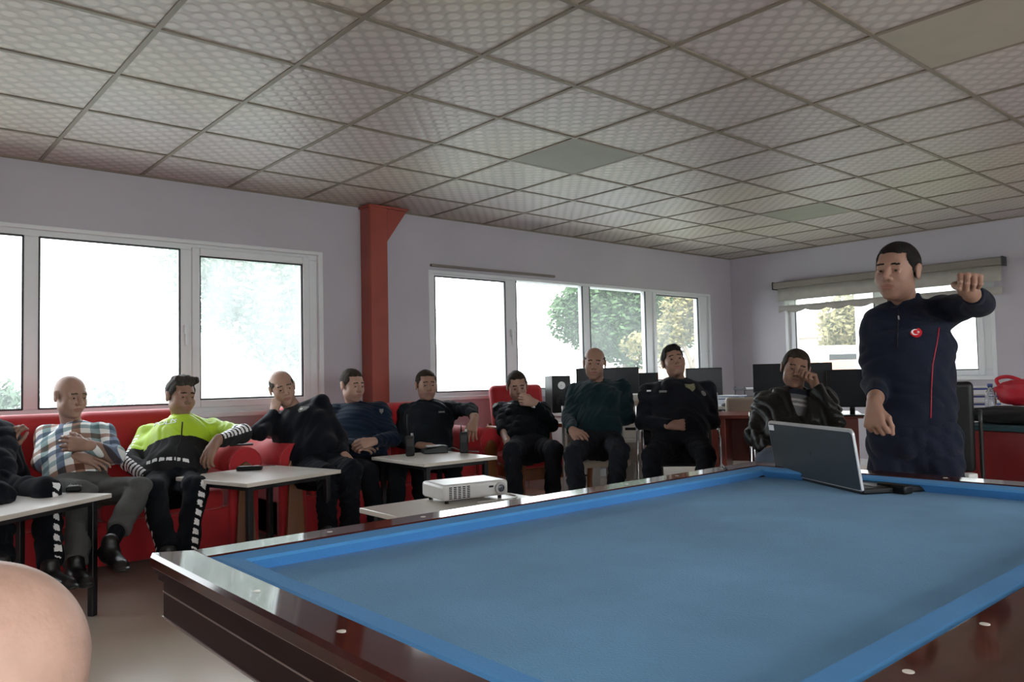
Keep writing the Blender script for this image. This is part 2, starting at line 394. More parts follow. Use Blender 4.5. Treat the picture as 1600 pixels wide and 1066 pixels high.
# round pine and the yellowing tree beyond the second window
def pb(u, v, d, r, f=.8): return (at(u, v, d), r, f)
D = 20
base = at(1000, 640, D); base.z = -.42
bl = [pb(905, 500, D, .85), pb(935, 470, D, 1.0), pb(975, 460, D+.5, 1.2), pb(1020, 465, D, 1.1), pb(1055, 480, D-.5, 1.0), pb(930, 515, D-.3, .8), pb(970, 510, D, 1.2), pb(1010, 510, D, 1.0), pb(900, 480, D+.4, .7), pb(950, 535, D, .6), pb(985, 545, D, .7), pb(1000, 440, D, 1.0), pb(950, 450, D, .8), pb(1040, 520, D, .8), pb(1045, 445, D, .8)]
tree('pine_tree', 'round green pine tree beyond the window with four panes', 'tree', base, bl, 42000, .08, 'pine',
     [([base, at(985, 590, D), at(975, 520, D)], .22, .12), ([at(980, 545, D), at(940, 500, D)], .1, .04), ([at(980, 545, D), at(1025, 480, D)], .1, .04)], seed=3)
base = at(1075, 640, 16); base.z = -.42
bl = [pb(1075, 480, 16, .6), pb(1095, 500, 16.3, .6), pb(1060, 515, 16, .5), pb(1000, 540, 16, .4), pb(1030, 555, 16, .35), pb(1090, 460, 16, .5), pb(1115, 480, 16, .6)]
tree('yellowing_tree', 'thin tree with yellowing leaves right of the round pine', 'tree', base, bl, 4200, .07, 'yellow',
     [([base, at(1082, 590, 16), at(1092, 540, 16), at(1080, 470, 16)], .10, .05), ([at(1084, 580, 16), at(1062, 530, 16), at(1030, 520, 16)], .06, .03)], seed=5)
base = at(440, 640, 14); base.z = -.42
bl = [pb(330, 440, 14, .9, 1), pb(380, 430, 14.5, 1.1), pb(430, 440, 14, 1.1), pb(455, 500, 14, .9), pb(420, 520, 14.2, .7), pb(285, 420, 13.5, .6), pb(460, 560, 14, .6), pb(350, 480, 14, .45)]
tree('hazy_tree', 'pale misted tree behind the opening pane of the left window', 'tree', base, bl, 5200, .10, 'haze_leaf',
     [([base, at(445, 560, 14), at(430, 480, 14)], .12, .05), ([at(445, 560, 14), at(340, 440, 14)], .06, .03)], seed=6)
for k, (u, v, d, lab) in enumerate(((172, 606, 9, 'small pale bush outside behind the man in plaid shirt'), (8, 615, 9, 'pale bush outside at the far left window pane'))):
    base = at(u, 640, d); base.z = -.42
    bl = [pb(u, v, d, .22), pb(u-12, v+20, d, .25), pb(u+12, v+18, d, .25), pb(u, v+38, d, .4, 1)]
    tree('bush', lab, 'bush', base, bl, 700, .05, 'haze_leaf', [([base, at(u, v+10, d)], .02, .01)], 'bushes outside', seed=9+k)
# parapet rail far outside
a = at(20, 614, 22); b_ = at(300, 606, 25)
q = m(); q.cyl(a, b_, .035).cyl(a-Vector((0, 0, .32)), b_-Vector((0, 0, .32)), .03)
for k in range(9):
    p = a.lerp(b_, k/8); q.cyl((p.x, p.y, -.42), p, .035)
tag(q.build('railing', mat('weathered_rail', (.45, .48, .46), .6, .1, 3)), 'thin pale railing outside beyond the left window', 'railing')
# beyond the right window: white building edge, garden wall, tree, parked van
y0 = onx(1336, 500, 16).y; y1 = onx(1372, 500, 16).y
t = thing('white_building', 'white rendered building corner beyond the right window', 'building', (16, y1, -.42))
q = m(); q.box((0, -4.4, 0), (5, y0-y1, 5)); q.build('facade', mat('white_render', (.52, .50, .49), .8, .05, 1), t)
m().box((-.05, -4.4, 2.5), (.02, -.6, 2.68)).box((-.05, -3.6, 0), (.0, -3.4, 5)).build('facade_band', mat('bright_render', (.7, .7, .7), .8, .05, 1), t)
p = onx(1335, 562, 24); p2 = onx(1235, 562, 24)
tag(m().box((24, p.y-6, -.42), (24.3, p2.y+8, onx(1300, 563, 24).z), .02, 1).build('garden_wall', mat('salmon_wall', (.42, .22, .15), .8, .15, 1)), 'low salmon garden wall beyond the right window', 'wall')
base = at(1325, 600, 28); base.z = -.42
bl = [pb(1322, 495, 28, 1.0), pb(1312, 520, 28, .8), pb(1335, 510, 28, 1.1), pb(1340, 480, 28, .9), pb(1300, 545, 29, .6)]
tree('garden_tree', 'leafy tree seen through the right window beside the white building', 'tree', base, bl, 3500, .13, 'yellow', [([base, at(1325, 520, 28)], .16, .08)], seed=12)
pv = at(1308, 552, 26); pv.z = -.42
t = thing('parked_van', 'white parked van seen small through the right window', 'van', pv, -.6)
zt = at(1308, 541, 26).z+.42
q = m(); q.prism([(-1.0, .35), (-1.0, zt), (.45, zt), (.75, zt*.68), (1.05, zt*.62), (1.05, .35)], -.75, .75, 'Y', .05); q.build('van_body', 'white', t)
m().box((-.7, -.77, zt*.65), (.4, .77, zt*.88), .02, 1).build('side_window', 'gloss', t)
for sx_ in (-.6, .7):
    for sy in (-.78, .62): m().cyl((sx_, sy, .3), (sx_, sy+.16, .3), .3, n=20).build('wheel', 'plast', t)
t = thing('house', 'distant house with red tiled roof beyond the right window', 'house', (48, onx(1290, 520, 48).y, -.42))
m().box((-3, -5, 0), (3, 4, 3.6)).build('house_wall', mat('house_plaster', (.42, .36, .32), .8, .05, 1), t)
m().prism([(-3.4, 3.5), (0, 5.0), (3.4, 3.5)], -5.4, 4.4, 'Y').build('roof', mat('roof_tiles', (.30, .13, .09), .8, .2, 3), t)
for k in range(4): m().box((-3.05, -4.4+k*2.1, 1.3), (-2.95, -3.4+k*2.1, 2.6)).build('house_window', 'gloss', t)

# ------------------------------------------------------------------ blind over the right window
XB = XW-.02
def q3(u, v): return onx(u, v, XW-.1)
t = thing('roller_blind', 'grey roller blind with scalloped hem rolled up over the right window', 'blind', (XW-.1, q3(1569, 440).y, q3(1400, 440).z))
B = Vector(t.location)
ya, yb = q3(1569, 440).y-B.y, q3(1210, 452).y-B.y
zc0 = q3(1210, 448).z-B.z
q = m(); q.box((-.045, ya, zc0-.035), (.09, yb, zc0+.045), .012, 2); q.build('cassette', 'cassette', t)
for yy in (ya-.006, yb-.004): m().box((-.05, yy, zc0-.045), (.092, yy+.012, zc0+.052), .01, 2).build('end_cap', 'gasket', t)
q = m(); n = 60
def sheet(z0f, z1f, name, mt, y0_, y1_, amp=.006):
    b = bmesh.new(); rows = []
    for i in range(n*3+1):
        y = y0_+(y1_-y0_)*i/(n*3); xo = .02+amp*math.sin(y*23)
        rows.append([b.verts.new((xo, y, z0f(y))), b.verts.new((xo+amp*.4, y, z1f(y)))])
    for i in range(n*3): f = b.faces.new((rows[i][0], rows[i+1][0], rows[i+1][1], rows[i][1])); f.smooth = True
    q = MB(); q.bm.free(); q.bm = b; o = q.build(name, mt, t); md = o.modifiers.new('thick', 'SOLIDIFY'); md.thickness = .002; return o
zA = q3(1300, 463).z-B.z; zB = q3(1300, 471).z-B.z; zC_ = q3(1300, 479).z-B.z
sheet(lambda y: zc0-.03, lambda y: zA, 'blind_fabric', 'blind', ya+.03, yb-.03)
lace = bpy.data.materials.new('sheer_lace'); lace.use_nodes = True; nt = lace.node_tree; nt.nodes.clear()
o_ = nt.nodes.new('ShaderNodeOutputMaterial'); mx_ = nt.nodes.new('ShaderNodeMixShader'); mx_.inputs[0].default_value = .25
tr_ = nt.nodes.new('ShaderNodeBsdfTransparent'); tl_ = nt.nodes.new('ShaderNodeBsdfTranslucent')
nt.links.new(tr_.outputs[0], mx_.inputs[1]); nt.links.new(tl_.outputs[0], mx_.inputs[2]); nt.links.new(mx_.outputs[0], o_.inputs[0]); M['lace'] = lace
sheet(lambda y: zA, lambda y: zB, 'sheer_band', 'lace', ya+.03, yb-.03)
sheet(lambda y: zB, lambda y: zC_-.028*abs(math.sin(PI*(y-ya)/.27)), 'scalloped_hem', 'blind', ya+.03, yb-.03)

# ------------------------------------------------------------------ billiard table
ZR = .76
A_ = onz(235, 872, ZR); Bp = onz(1192, 728, ZR); inL = onz(312, 866, ZR); nr = onz(1500, 977, ZR)
xl, xr, yn, yf = A_.x-.0, onz(1545, 757, ZR).x+.10, onz(1500, 977, ZR).y-.13, A_.y+.0
cloth_x0, cloth_x1, cloth_y0, cloth_y1 = inL.x, xr-.10, yn+.13, onz(800, 792, ZR).y
t = thing('billiard_table', 'billiard table with blue cloth and polished mahogany rails', 'billiard table', ((xl+xr)/2, (yn+yf)/2, 0))
B = Vector(t.location)
def L2(x0_, y0_, z0_, x1_, y1_, z1_): return (x0_-B.x, y0_-B.y, z0_), (x1_-B.x, y1_-B.y, z1_)
CW = .062; ZB = ZR-.034
q = m(); q.box(*L2(cloth_x0+.02, cloth_y0+.02, ZB-.03, cloth_x1-.02, cloth_y1-.02, ZB)); q.build('cloth_bed', 'felt', t)
# cushions: sloped profile, mitred
def cushion(p0, p1, inward):
    d = (p1-p0).normalized(); b = bmesh.new()
    prof = [(0, ZR-.001), (.012, ZR+.001), (CW-.006, ZR-.004), (CW, ZR-.010), (CW-.020, ZB-.002), (0, ZB-.002)]
    ra = [b.verts.new(p0+inward*o+d*o+Vector((0, 0, z))) for o, z in prof]; rb = [b.verts.new(p1+inward*o-d*o+Vector((0, 0, z))) for o, z in prof]
    for i in range(len(prof)): b.faces.new((ra[i], ra[(i+1) % 6], rb[(i+1) % 6], rb[i]))
    b.faces.new(ra[::-1]); b.faces.new(rb); bmesh.ops.recalc_face_normals(b, faces=b.faces[:])
    q = MB(); q.bm.free(); q.bm = b; q.build('cushion', 'felt2', t)
c00, c10, c11, c01 = [Vector((x-B.x, y-B.y, 0)) for x, y in ((cloth_x0, cloth_y0), (cloth_x1, cloth_y0), (cloth_x1, cloth_y1), (cloth_x0, cloth_y1))]
cushion(c00, c10, Vector((0, 1, 0))); cushion(c10, c11, Vector((-1, 0, 0))); cushion(c11, c01, Vector((0, -1, 0))); cushion(c01, c00, Vector((1, 0, 0)))
def rail(x0_, y0_, x1_, y1_):
    if y1_ == yf and x0_ == cloth_x0:   # far rail: its top falls gently outwards
        q = m(); w_ = y1_-y0_
        q.prism([(y0_-B.y, ZR-.016), (y0_-B.y, ZR+.003), (y1_-B.y-.004, ZR+.003-w_*.004), (y1_-B.y, ZR-.004-w_*.004), (y1_-B.y, ZR-.016)], x0_-B.x, x1_-B.x, 'X')
        return q.build('rail', 'mahog', t)
    if x0_ == xl and x1_ == cloth_x0:   # left rail: its top falls very slightly towards the cloth
        q = m(); w_ = x1_-x0_
        q.prism([(x0_-B.x, ZR-.016), (x0_-B.x, ZR+.001), (x0_-B.x+.004, ZR+.010), (x1_-B.x, ZR+.002), (x1_-B.x, ZR-.016)], y0_-B.y, y1_-B.y, 'Y')
        return q.build('rail', 'mahog', t)
    m().box(*L2(x0_, y0_, ZR-.016, x1_, y1_, ZR+.003), .003, 2).build('rail', 'mahog', t)
rail(xl, yn, cloth_x0, yf); rail(cloth_x1, yn, xr, yf); rail(cloth_x0, yn, cloth_x1, cloth_y0); rail(cloth_x0, cloth_y1, cloth_x1, yf)
dz = []
nx = (cloth_x1-cloth_x0); ny = cloth_y1-cloth_y0
for k in range(7):
    if .89+.266*k < cloth_x1-.1: dz.append((.89+.266*k, (yf+cloth_y1)/2))
    if .959+.25*k < cloth_x1-.1: dz.append((.959+.25*k, .407))
for k in range(3):
    for xx in ((xl+cloth_x0)/2, (xr+cloth_x1)/2): dz.append((xx, 1.303-.294*k))
for (xx, yy) in dz: m().cyl((xx-B.x, yy-B.y, ZR-.004), (xx-B.x, yy-B.y, ZR+(.0070 if xx < cloth_x0 else .0036 if yy < cloth_y1 or xx < cloth_x0 or xx > cloth_x1 else 0.0036-.004*(yy-cloth_y1))), .0068, n=20).build('rail_dot', 'pearl', t)
def ring(q, ins, z0_, z1_, wd_=.05, bev=0):
    a_, b1, c_, d_ = xl+ins, yn+ins, xr-ins, yf-ins
    for r_ in ((a_, b1, c_, b1+wd_), (a_, d_-wd_, c_, d_), (a_, b1+wd_, a_+wd_, d_-wd_), (c_-wd_, b1+wd_, c_, d_-wd_)): q.box(*L2(r_[0], r_[1], z0_, r_[2], r_[3], z1_), bev, 1)
q = m()
for i, z in enumerate((.018, .030)): ring(q, .003+i*.006, ZR-z-.0016, ZR-z+.0016)
q.build('pale_moulding', 'groove', t)
q = m(); ring(q, .005, ZR-.029, ZR-.0195); ring(q, .012, ZR-.044, ZR-.0315); ring(q, .020, .640, ZR-.044)
q.build('apron', 'mahog_side', t)
q = m(); ring(q, .0185, .690, .6925, .01); ring(q, .017, .637, .641, .01); q.build('inlay_line', 'groove', t)
m().box(*L2(xl+.06, yn+.06, .66, xr-.06, yf-.06, ZB-.03)).build('slate_bed', 'mahog_side', t)
for xx in (xl+.30, xr-.30):
    for yy in (yn+.28, yf-.28):
        q = m(); q.box(*L2(xx-.09, yy-.09, .0, xx+.09, yy+.09, .06), .01).box(*L2(xx-.07, yy-.07, .06, xx+.07, yy+.07, .58), .02).box(*L2(xx-.10, yy-.10, .56, xx+.10, yy+.10, .64), .01); q.build('leg', 'mahog_side', t)

# laptop on the cloth
lb0 = onz(1214, 742, ZB); lb1 = onz(1349, 774, ZB); d = (lb1-lb0); wl = d.length; ang = math.atan2(d.y, d.x)
t = thing('laptop', 'open laptop with dark lid and silver rim on the blue cloth', 'laptop', (lb0+lb1)/2, ang)
tilt = math.radians(8)
hl = .196; LM = T(0, 0, .012) @ RX(tilt)
def rrect(w2, h0, h1, r, n=5):
    P = []
    for cx, cz, a0 in ((w2-r, h1-r, 0), (-w2+r, h1-r, 90), (-w2+.004, h0+.004, 180), (w2-.004, h0+.004, 270)):
        rr = r if cz > (h0+h1)/2 else .004
        for k in range(n+1): a = math.radians(a0+90*k/n); P.append((cx+rr*math.cos(a), cz+rr*math.sin(a)))
    return P
m().prism(rrect(wl/2, 0, hl, .018), -.004, .004, 'Y', .0, LM).build('lid', 'silver', t)
m().prism(rrect(wl/2-.006, .003, hl-.010, .014), -.0065, -.003, 'Y', 0, LM).build('lid_cover', 'lid', t)
m().prism(rrect(wl/2-.012, .012, hl-.014, .006), .0038, .0052, 'Y', 0, LM).build('screen', 'gloss', t)
m().box((-wl/2+.012, -.0085, hl-.034), (-wl/2+.047, -.0062, hl-.014), mx=LM).build('sticker', 'paper', t)
m().cyl((0, -.0062, hl*.5), (0, -.0075, hl*.5), .009).build('badge', 'lid', t).data.transform(LM)
m().box((-wl/2, .0, .001), (wl/2, .235, .020), .005).build('base', 'plast', t)
m().box((-wl/2+.02, .05, .0195), (wl/2-.02, .16, .0215), .001, 1).build('keyboard', 'black', t)
cz_ = m(); L0 = t.matrix_basis
p0 = onz(1210, 744, ZB+.004); pts = [onz(1216, 741, ZB+.012), onz(1195, 744, ZB+.004), onz(1165, 746, ZB+.004), onz(1145, 740, ZB+.01), onz(1135, 733, ZR+.006), onz(1128, 726, ZR+.006)]
tag(cz_.tube(pts, .0032, 6, 4).build('laptop_cable', 'plast'), 'black cord running from the laptop over the far cushion', 'cord')
p = onz(1398, 770, ZB)
t = thing('power_adapter', 'black power adapter with cord on the cloth right of the laptop', 'power adapter', p, ang+.35)
m().box((-.05, -.022, 0), (.05, .022, .028), .006).build('adapter_body', 'plast', t)
m().tube([(-.05, 0, .014), (-.10, .01, .006), (-.16, .05, .004), (-.14, .10, .004), (-.05, .11, .004)], .003, 6).build('adapter_cord', 'plast', t)
p = onz(1352, 741, ZR+.003)

# ------------------------------------------------------------------ small tables
TZ = .585
def small_table(label, c, wx, wy, rz, z=TZ, leg='black', grp='cream topped side tables'):
    t = thing('side_table', label, 'side table', (c.x, c.y, 0), rz, grp)
    m().box((-wx/2, -wy/2, z-.022), (wx/2, wy/2, z), .003, 2).build('table_top', 'top', t)
    for sx_ in (-1, 1):
        for sy in (-1, 1):
            x, y = sx_*(wx/2-.06), sy*(wy/2-.06); m().box((x-.016, y-.016, 0), (x+.016, y+.016, z-.022), .002, 1).build('leg', leg, t)
    m().box((-wx/2+.07, -wy/2+.05, z-.05), (wx/2-.07, -wy/2+.07, z-.022)).box((-wx/2+.07, wy/2-.07, z-.05), (wx/2-.07, wy/2-.05, z-.022)).box((-wx/2+.05, -wy/2+.07, z-.05), (-wx/2+.07, wy/2-.07, z-.022)).box((wx/2-.07, -wy/2+.07, z-.05), (wx/2-.05, wy/2-.07, z-.022)).build('frame', leg, t)
    return t
def quad_table(label, uv, z, rel=None):
    """uv: front-left, front-right, back-left corners of the top"""
    a, b_, c = [onz(*k, z) for k in uv]
    ex = (b_-a); wx = ex.length; rz = math.atan2(ex.y, ex.x); n_ = Vector((-ex.y, ex.x, 0)).normalized(); wy = abs((c-a).dot(n_))
    cc = (a+b_)/2 + n_*wy/2
    return small_table(label, cc, wx, wy, rz, z), cc, wx, wy, rz
t2 = quad_table('cream topped side table with one dark remote, before the red sofas', ((386, 756), (533, 734), (327, 739)), TZ)
t3 = quad_table('cream topped side table carrying walkie-talkies, before the seated officers', ((663, 725), (777, 713), (605, 712)), TZ)
t4 = quad_table('cream topped side table under the white projector', ((652, 814), (860, 780), (594, 789)), TZ+.0)
a = onz(175, 771, TZ); e0 = onz(0, 807, TZ); n_ = (a-e0).normalized(); wy = .55; rz = math.atan2(n_.y, n_.x)
cc = a - n_*.5 + Vector((-n_.y, n_.x, 0))*wy/2
t1 = small_table('cream topped side table before the man in plaid shirt, cut by the left edge', cc, 1.0, wy, rz)
print('tables', t2[2:], t3[2:], t4[2:])

def slab(name, label, cat, p, w_, l_, h_, rz, mt='plast', scr=True, grp=None, keys=False):
    t = thing(name, label, cat, p, rz, grp)
    m().box((-w_/2, -l_/2, .001), (w_/2, l_/2, h_), h_*.3).build('casing', mt, t)
    if scr: m().box((-w_/2+.005, -l_/2+.01, h_-.001), (w_/2-.005, l_/2-.01, h_+.0006), .0004, 1).build('screen', 'gloss', t)
    if keys:
        for k in range(4): m().box((-w_/2+.008+k*.012, -l_/2+.02, h_), (-w_/2+.016+k*.012, -l_/2+.05, h_+.002), .001, 1).build('key', 'silver', t)
    return t
slab('mobile_phone', 'black phone lying flat on the left table behind the thicker device', 'phone', onz(95, 755, TZ), .08, .16, .011, 1.9+.4)
slab('radio_handset', 'thick black handset on the left table in front of the flat phone', 'handset', onz(119, 766, TZ), .07, .19, .03, -.35+.0, keys=True)
slab('remote_control', 'black remote with silver keys on the middle side table', 'remote control', onz(390, 735, TZ), .055, .15, .025, 1.0, keys=True)
slab('card_sheet', 'thin dark leaflet lying behind the remote on the side table', 'leaflet', onz(420, 728, TZ), .03, .08, .002, 1.1, scr=False)
# walkie talkies, camera, cable on the third table
def walkie(label, p, h_=.13, ant=.16, rz=-.7):
    t = thing('walkie_talkie', label, 'walkie-talkie', p, rz, 'walkie-talkies standing on the side table')
    m().box((-.03, -.018, .001), (.03, .018, h_), .008).build('body', 'plast', t)
    m().cyl((-.017, 0, h_-.004), (-.017, 0, h_+ant), .006, .0035, 10).build('antenna', 'plast', t)
    m().cyl((.015, 0, h_-.004), (.015, 0, h_+.018), .009, n=14).build('knob', 'silver', t)
    m().box((-.022, -.0195, h_*.5), (.022, -.017, h_*.85), .002, 1).build('speaker_grille', 'black', t)
    return t
walkie('walkie-talkie with long antenna on the left of the side table', onz(641, 713, TZ), .14, .15)
walkie('walkie-talkie standing under the hand over the sofa arm', onz(725, 708, TZ), .15, .05)
p = onz(679, 708, TZ)
t = thing('desk_phone', 'low black device with silver top between two walkie-talkies', 'device', p, -.4)
m().prism([(-.09, .0), (-.09, .03), (.05, .055), (.09, .05), (.09, .0)], -.05, .05, 'Y', .006).build('body', 'plast', t)
m().box((-.06, -.035, .046), (.05, .035, .056), .004).build('top_panel', 'silver', t)
m().tube([(.09, 0, .02), (.14, .02, .03), (.2, .0, .004), (.26, -.06, .004), (.30, -.1, .004)], .004, 6).build('cable', 'cable', t)

# projector
pL = onz(693, 790, TZ); pR = onz(795, 778, TZ)
d = pR-pL; wl = d.length; ang = math.atan2(d.y, d.x)
dep = .215; n_ = Vector((-d.y, d.x, 0)).normalized()
t = thing('projector', 'white projector with front grille and lens on side table', 'projector', (pL+pR)/2 + n_*dep/2, ang)
hh = .082
m().box((-wl/2, -dep/2, .014), (wl/2, dep/2, hh), .014, 3).build('housing', 'white', t)
q = m()
for i in range(5):
    for j in range(7):
        x = -wl/2+.035+i*.0215; z = .022+j*.0075; q.box((x-.0075, -dep/2-.0012, z), (x+.0065, -dep/2+.003, z+.0042))
q.build('front_grille', 'plast', t)
q = m(); q.cyl((wl/2-.045, -dep/2+.01, .048), (wl/2-.045, -dep/2-.012, .048), .026, n=28); q.build('lens_ring', 'silver', t)
m().sph((wl/2-.045, -dep/2-.008, .048), (.019, .008, .019), 20).build('lens', 'lens', t)
m().box((wl/2-.10, -dep/2-.002, .054), (wl/2-.078, -dep/2+.004, .062), .001, 1).build('sensor_window', 'gloss', t)
for sx_ in (-1, 1):
    for sy in (-1, 1): m().cyl((sx_*(wl/2-.03), sy*(dep/2-.03), .0), (sx_*(wl/2-.03), sy*(dep/2-.03), .018), .009, n=12).build('foot', 'plast', t)
m().tube([(wl/2-.1, dep/2, .03), (wl/2-.02, dep/2+.05, .01), (wl/2+.03, dep/2-.02, .004), (wl/2+.05, -.08, .004), (wl/2-.02, -dep/2-.05, .004), (-.02, -dep/2-.04, .004)], .0035, 6).build('projector_cable', 'white', t)

# ------------------------------------------------------------------ red sofas
def sofa(label, xa, xb, yf_, yb_, arm_l, arm_r, seats, zb=.95, za=.70):
    t = thing('sofa', label, 'sofa', ((xa+xb)/2, yb_, 0), 0, 'red sofas along the window wall')
    o = Vector(t.location); X = lambda x: x-o.x; Y = lambda y: y-o.y
    D_ = .0; ar = .11; la = xa+(.24 if arm_l else 0); lb = xb-(.24 if arm_r else 0)
    m().box((X(xa+.02), Y(yf_+.03), .07), (X(xb-.02), Y(yb_), .33), .02).build('base', 'red', t)
    for k in range(seats):
        x0_ = la+(lb-la)*k/seats; x1_ = la+(lb-la)*(k+1)/seats
        m().box((X(x0_+.004), Y(yf_), .32), (X(x1_-.004), Y(yb_-.2), .45), .04, 4).build('seat_cushion', 'red', t)
        m().box((X(x0_+.004), Y(yb_-.26), .42), (X(x1_-.004), Y(yb_-.03), zb), .07, 4, mx=None).build('back_cushion', 'red', t)
    for s_, on, x_ in ((-1, arm_l, xa), (1, arm_r, xb)):
        if not on: continue
        xi = x_ - s_*.24; xc = x_ - s_*.12
        q = m(); q.cyl((X(xc), Y(yf_-.01), za-ar), (X(xc), Y(yb_-.05), za-ar+.02), ar, n=28); q.box((X(min(x_, xi)+.02), Y(yf_+.005), .06), (X(max(x_, xi)-.02), Y(yb_-.03), za-ar), .02)
        q.build('arm', 'red', t)
        q = m(); q.tube([(X(xc)+math.cos(a_)*(ar-.002), Y(yf_-.012), za-ar+math.sin(a_)*(ar-.002)) for a_ in [PI*2*k/20 for k in range(21)]], .006, 6, 1); q.build('arm_piping', 'red', t)
        q = m()
        q.prism([(X(xc)-.07, .04), (X(xc)-.045, .45), (X(xc)-.060, za-ar-.06), (X(xc)-.035, za-ar+.0), (X(xc), za-ar+.02), (X(xc)+.035, za-ar+.0), (X(xc)+.060, za-ar-.06), (X(xc)+.045, .45), (X(xc)+.07, .04)], Y(yf_-.03), Y(yf_-.005), 'Y', .005)
        q.build('arm_front_panel', 'redwood', t)
    for x in (xa+.08, xb-.08):
        for y in (yf_+.08, yb_-.08): m().cyl((X(x), Y(y), 0), (X(x), Y(y), .08), .025, .03).build('foot', 'redwood', t)
    return t
YF = 5.00
xe = ony(410, 715, YF).x
sofa('long red sofa under the left window with the plaid shirt man', -1.25, xe, YF, YW-.06, True, True, 4)
xs2 = ony(459, 700, YF).x-.12; xe2 = ony(782, 680, YF).x
sofa('red sofa behind the tables where three officers sit together', xs2, xe2, YF, YW-.19, True, True, 3, zb=.93)

# red armchair with curved wooden arms
c = Vector((4.72, 5.14, 0))
t = thing('armchair', 'red armchair with high back and curved wooden arms', 'armchair', c, -.22)
m().box((-.28, -.30, .34), (.28, .25, .46), .045, 4).build('seat', 'red', t)
m().box((-.27, .0, .0), (.27, .11, .62), .05, 4, mx=T(0, .22, .44) @ RX(-.16)).build('backrest', 'red', t)
m().box((-.29, -.26, .24), (.29, .24, .34), .01).build('seat_frame', 'redwood', t)
for s_ in (-1, 1):
    q = m()
    pts = [(s_*.33, .30, .66), (s_*.335, .05, .665), (s_*.335, -.22, .64), (s_*.335, -.33, .57), (s_*.335, -.36, .42), (s_*.335, -.33, .2), (s_*.335, -.36, .0)]
    q.tube(pts, .024, 10, 5); q.build('arm', 'redwood', t)
    m().tube([(s_*.31, .26, 0), (s_*.31, .24, .3), (s_*.31, .31, .7)], .022, 8).build('rear_leg', 'redwood', t)

# ------------------------------------------------------------------ phone on sofa arm
p = ony(377, 683, YF+.15); p.z = .701
slab('smartphone', 'dark smartphone resting on the red sofa arm by the green jacket', 'phone', p, .075, .15, .012, 1.2)
# white socket box seen under the middle table
p = ony(395, 808, 5.3)
tag(m().box((p.x-.03, p.y-.02, 0.0), (p.x+.03, p.y+.02, .16), .006).build('socket_box', 'white'), 'small white power strip standing on the floor behind the side table', 'power strip')

# ------------------------------------------------------------------ office corner
def wall_desk():
    x0_, x1_, y0_, y1_ = 5.25, 6.45, 5.32, YW-.055; z = .76
    t = thing('computer_desk', 'white desk with drawers under the four-pane window', 'desk', ((x0_+x1_)/2, (y0_+y1_)/2, 0))
    w2, d2 = (x1_-x0_)/2, (y1_-y0_)/2
    m().box((-w2, -d2, z-.028), (w2, d2, z), .004).build('desk_top', 'wdesk', t)
    m().box((-w2+.02, -d2+.02, 0), (-w2+.5, d2-.01, z-.028), .004).build('drawer_cabinet', 'wdesk', t)
    for k in range(4):
        dr = m().box((-w2+.03, -d2+.004, .06+k*.165), (-w2+.49, -d2+.022, .06+k*.165+.155), .003).build('drawer', 'wdesk', t)
        m().box((-w2+.17, -d2-.014, .14+k*.165), (-w2+.35, -d2+.006, .155+k*.165), .004).build('drawer_handle', 'black', dr)
    m().box((w2-.03, -d2+.02, 0), (w2, d2, z-.028), .003).build('side_panel', 'wdesk', t)
    m().box((-w2+.5, d2-.03, .25), (w2-.03, d2-.012, z-.028), .003).build('back_panel', 'wdesk', t)
wall_desk()
def speaker(p, rz):
    t = thing('loudspeaker', 'black two-way loudspeaker on the white desk left of the monitors', 'speaker', p, rz)
    m().box((-.095, -.12, .001), (.095, .12, .36), .008).build('cabinet', 'plast', t)
    for z, r in ((.11, .07), (.265, .038)):
        q = m(); q.cyl((0, -.118, z), (0, -.126, z), r, r*.97, 28); q.cyl((0, -.124, z), (0, -.128, z), r*.45, r*.2, 20); q.build('driver_cone', 'silver' if r < .05 else 'gloss', t)
speaker(Vector((5.37, 5.52, .76)), -.45)
def monitor(label, c, wd, hh, rz, z, grp='black monitors on desks'):
    t = thing('monitor', label, 'monitor', (c.x, c.y, z), rz, grp)
    m().box((-wd/2, -.018, .07), (wd/2, .012, .07+hh), .006).build('bezel', 'plast', t)
    m().box((-wd/2+.015, -.0195, .088), (wd/2-.015, -.017, .07+hh-.014)).build('screen', 'gloss', t)
    m().box((-wd/3, .010, .12), (wd/3, .04, .07+hh-.06), .012).build('rear_housing', 'plast', t)
    q = m(); q.cyl((0, .02, .006), (0, .02, .14), .02, n=14); q.box((-.11, -.07, .001), (.11, .08, .012), .005); q.build('stand', 'plast', t)
    return t
def atz(u, v, d, z): p = at(u, v, d); p.z = z; return p
monitor('wide black monitor behind the bald man on a white chair', atz(949, 590, 8.0, 0), .64, .36, -.75, .76)
monitor('narrow visible black monitor between the bald man and the officer', atz(1003, 590, 8.25, 0), .34, .30, -.9, .76)
monitor('black monitor behind the officer with folded arms, right side', atz(1100, 600, 8.6, 0), .42, .33, -.55, .77)
t = thing('computer_tower', 'white computer tower standing on the desk behind the bald man', 'computer', atz(986, 650, 7.45, .0), -.8)
m().box((-.09, -.2, .52), (.09, .2, .93), .008).build('case', 'white', t)
m().box((-.07, -.203, .60), (.07, -.198, .625), .001, 1).build('drive_slot', 'plast', t)
m().box((-.07, -.203, .83), (.07, -.198, .87), .001, 1).build('drive_bay', 'beige', t)
m().box((-.14, -.24, .49), (.14, .24, .52), .004).build('shelf', 'wdesk', t)
for sx_ in (-1, 1): m().box((sx_*.13-.012, -.22, 0), (sx_*.13+.012, .22, .49), .003).build('stand_panel', 'wdesk', t)
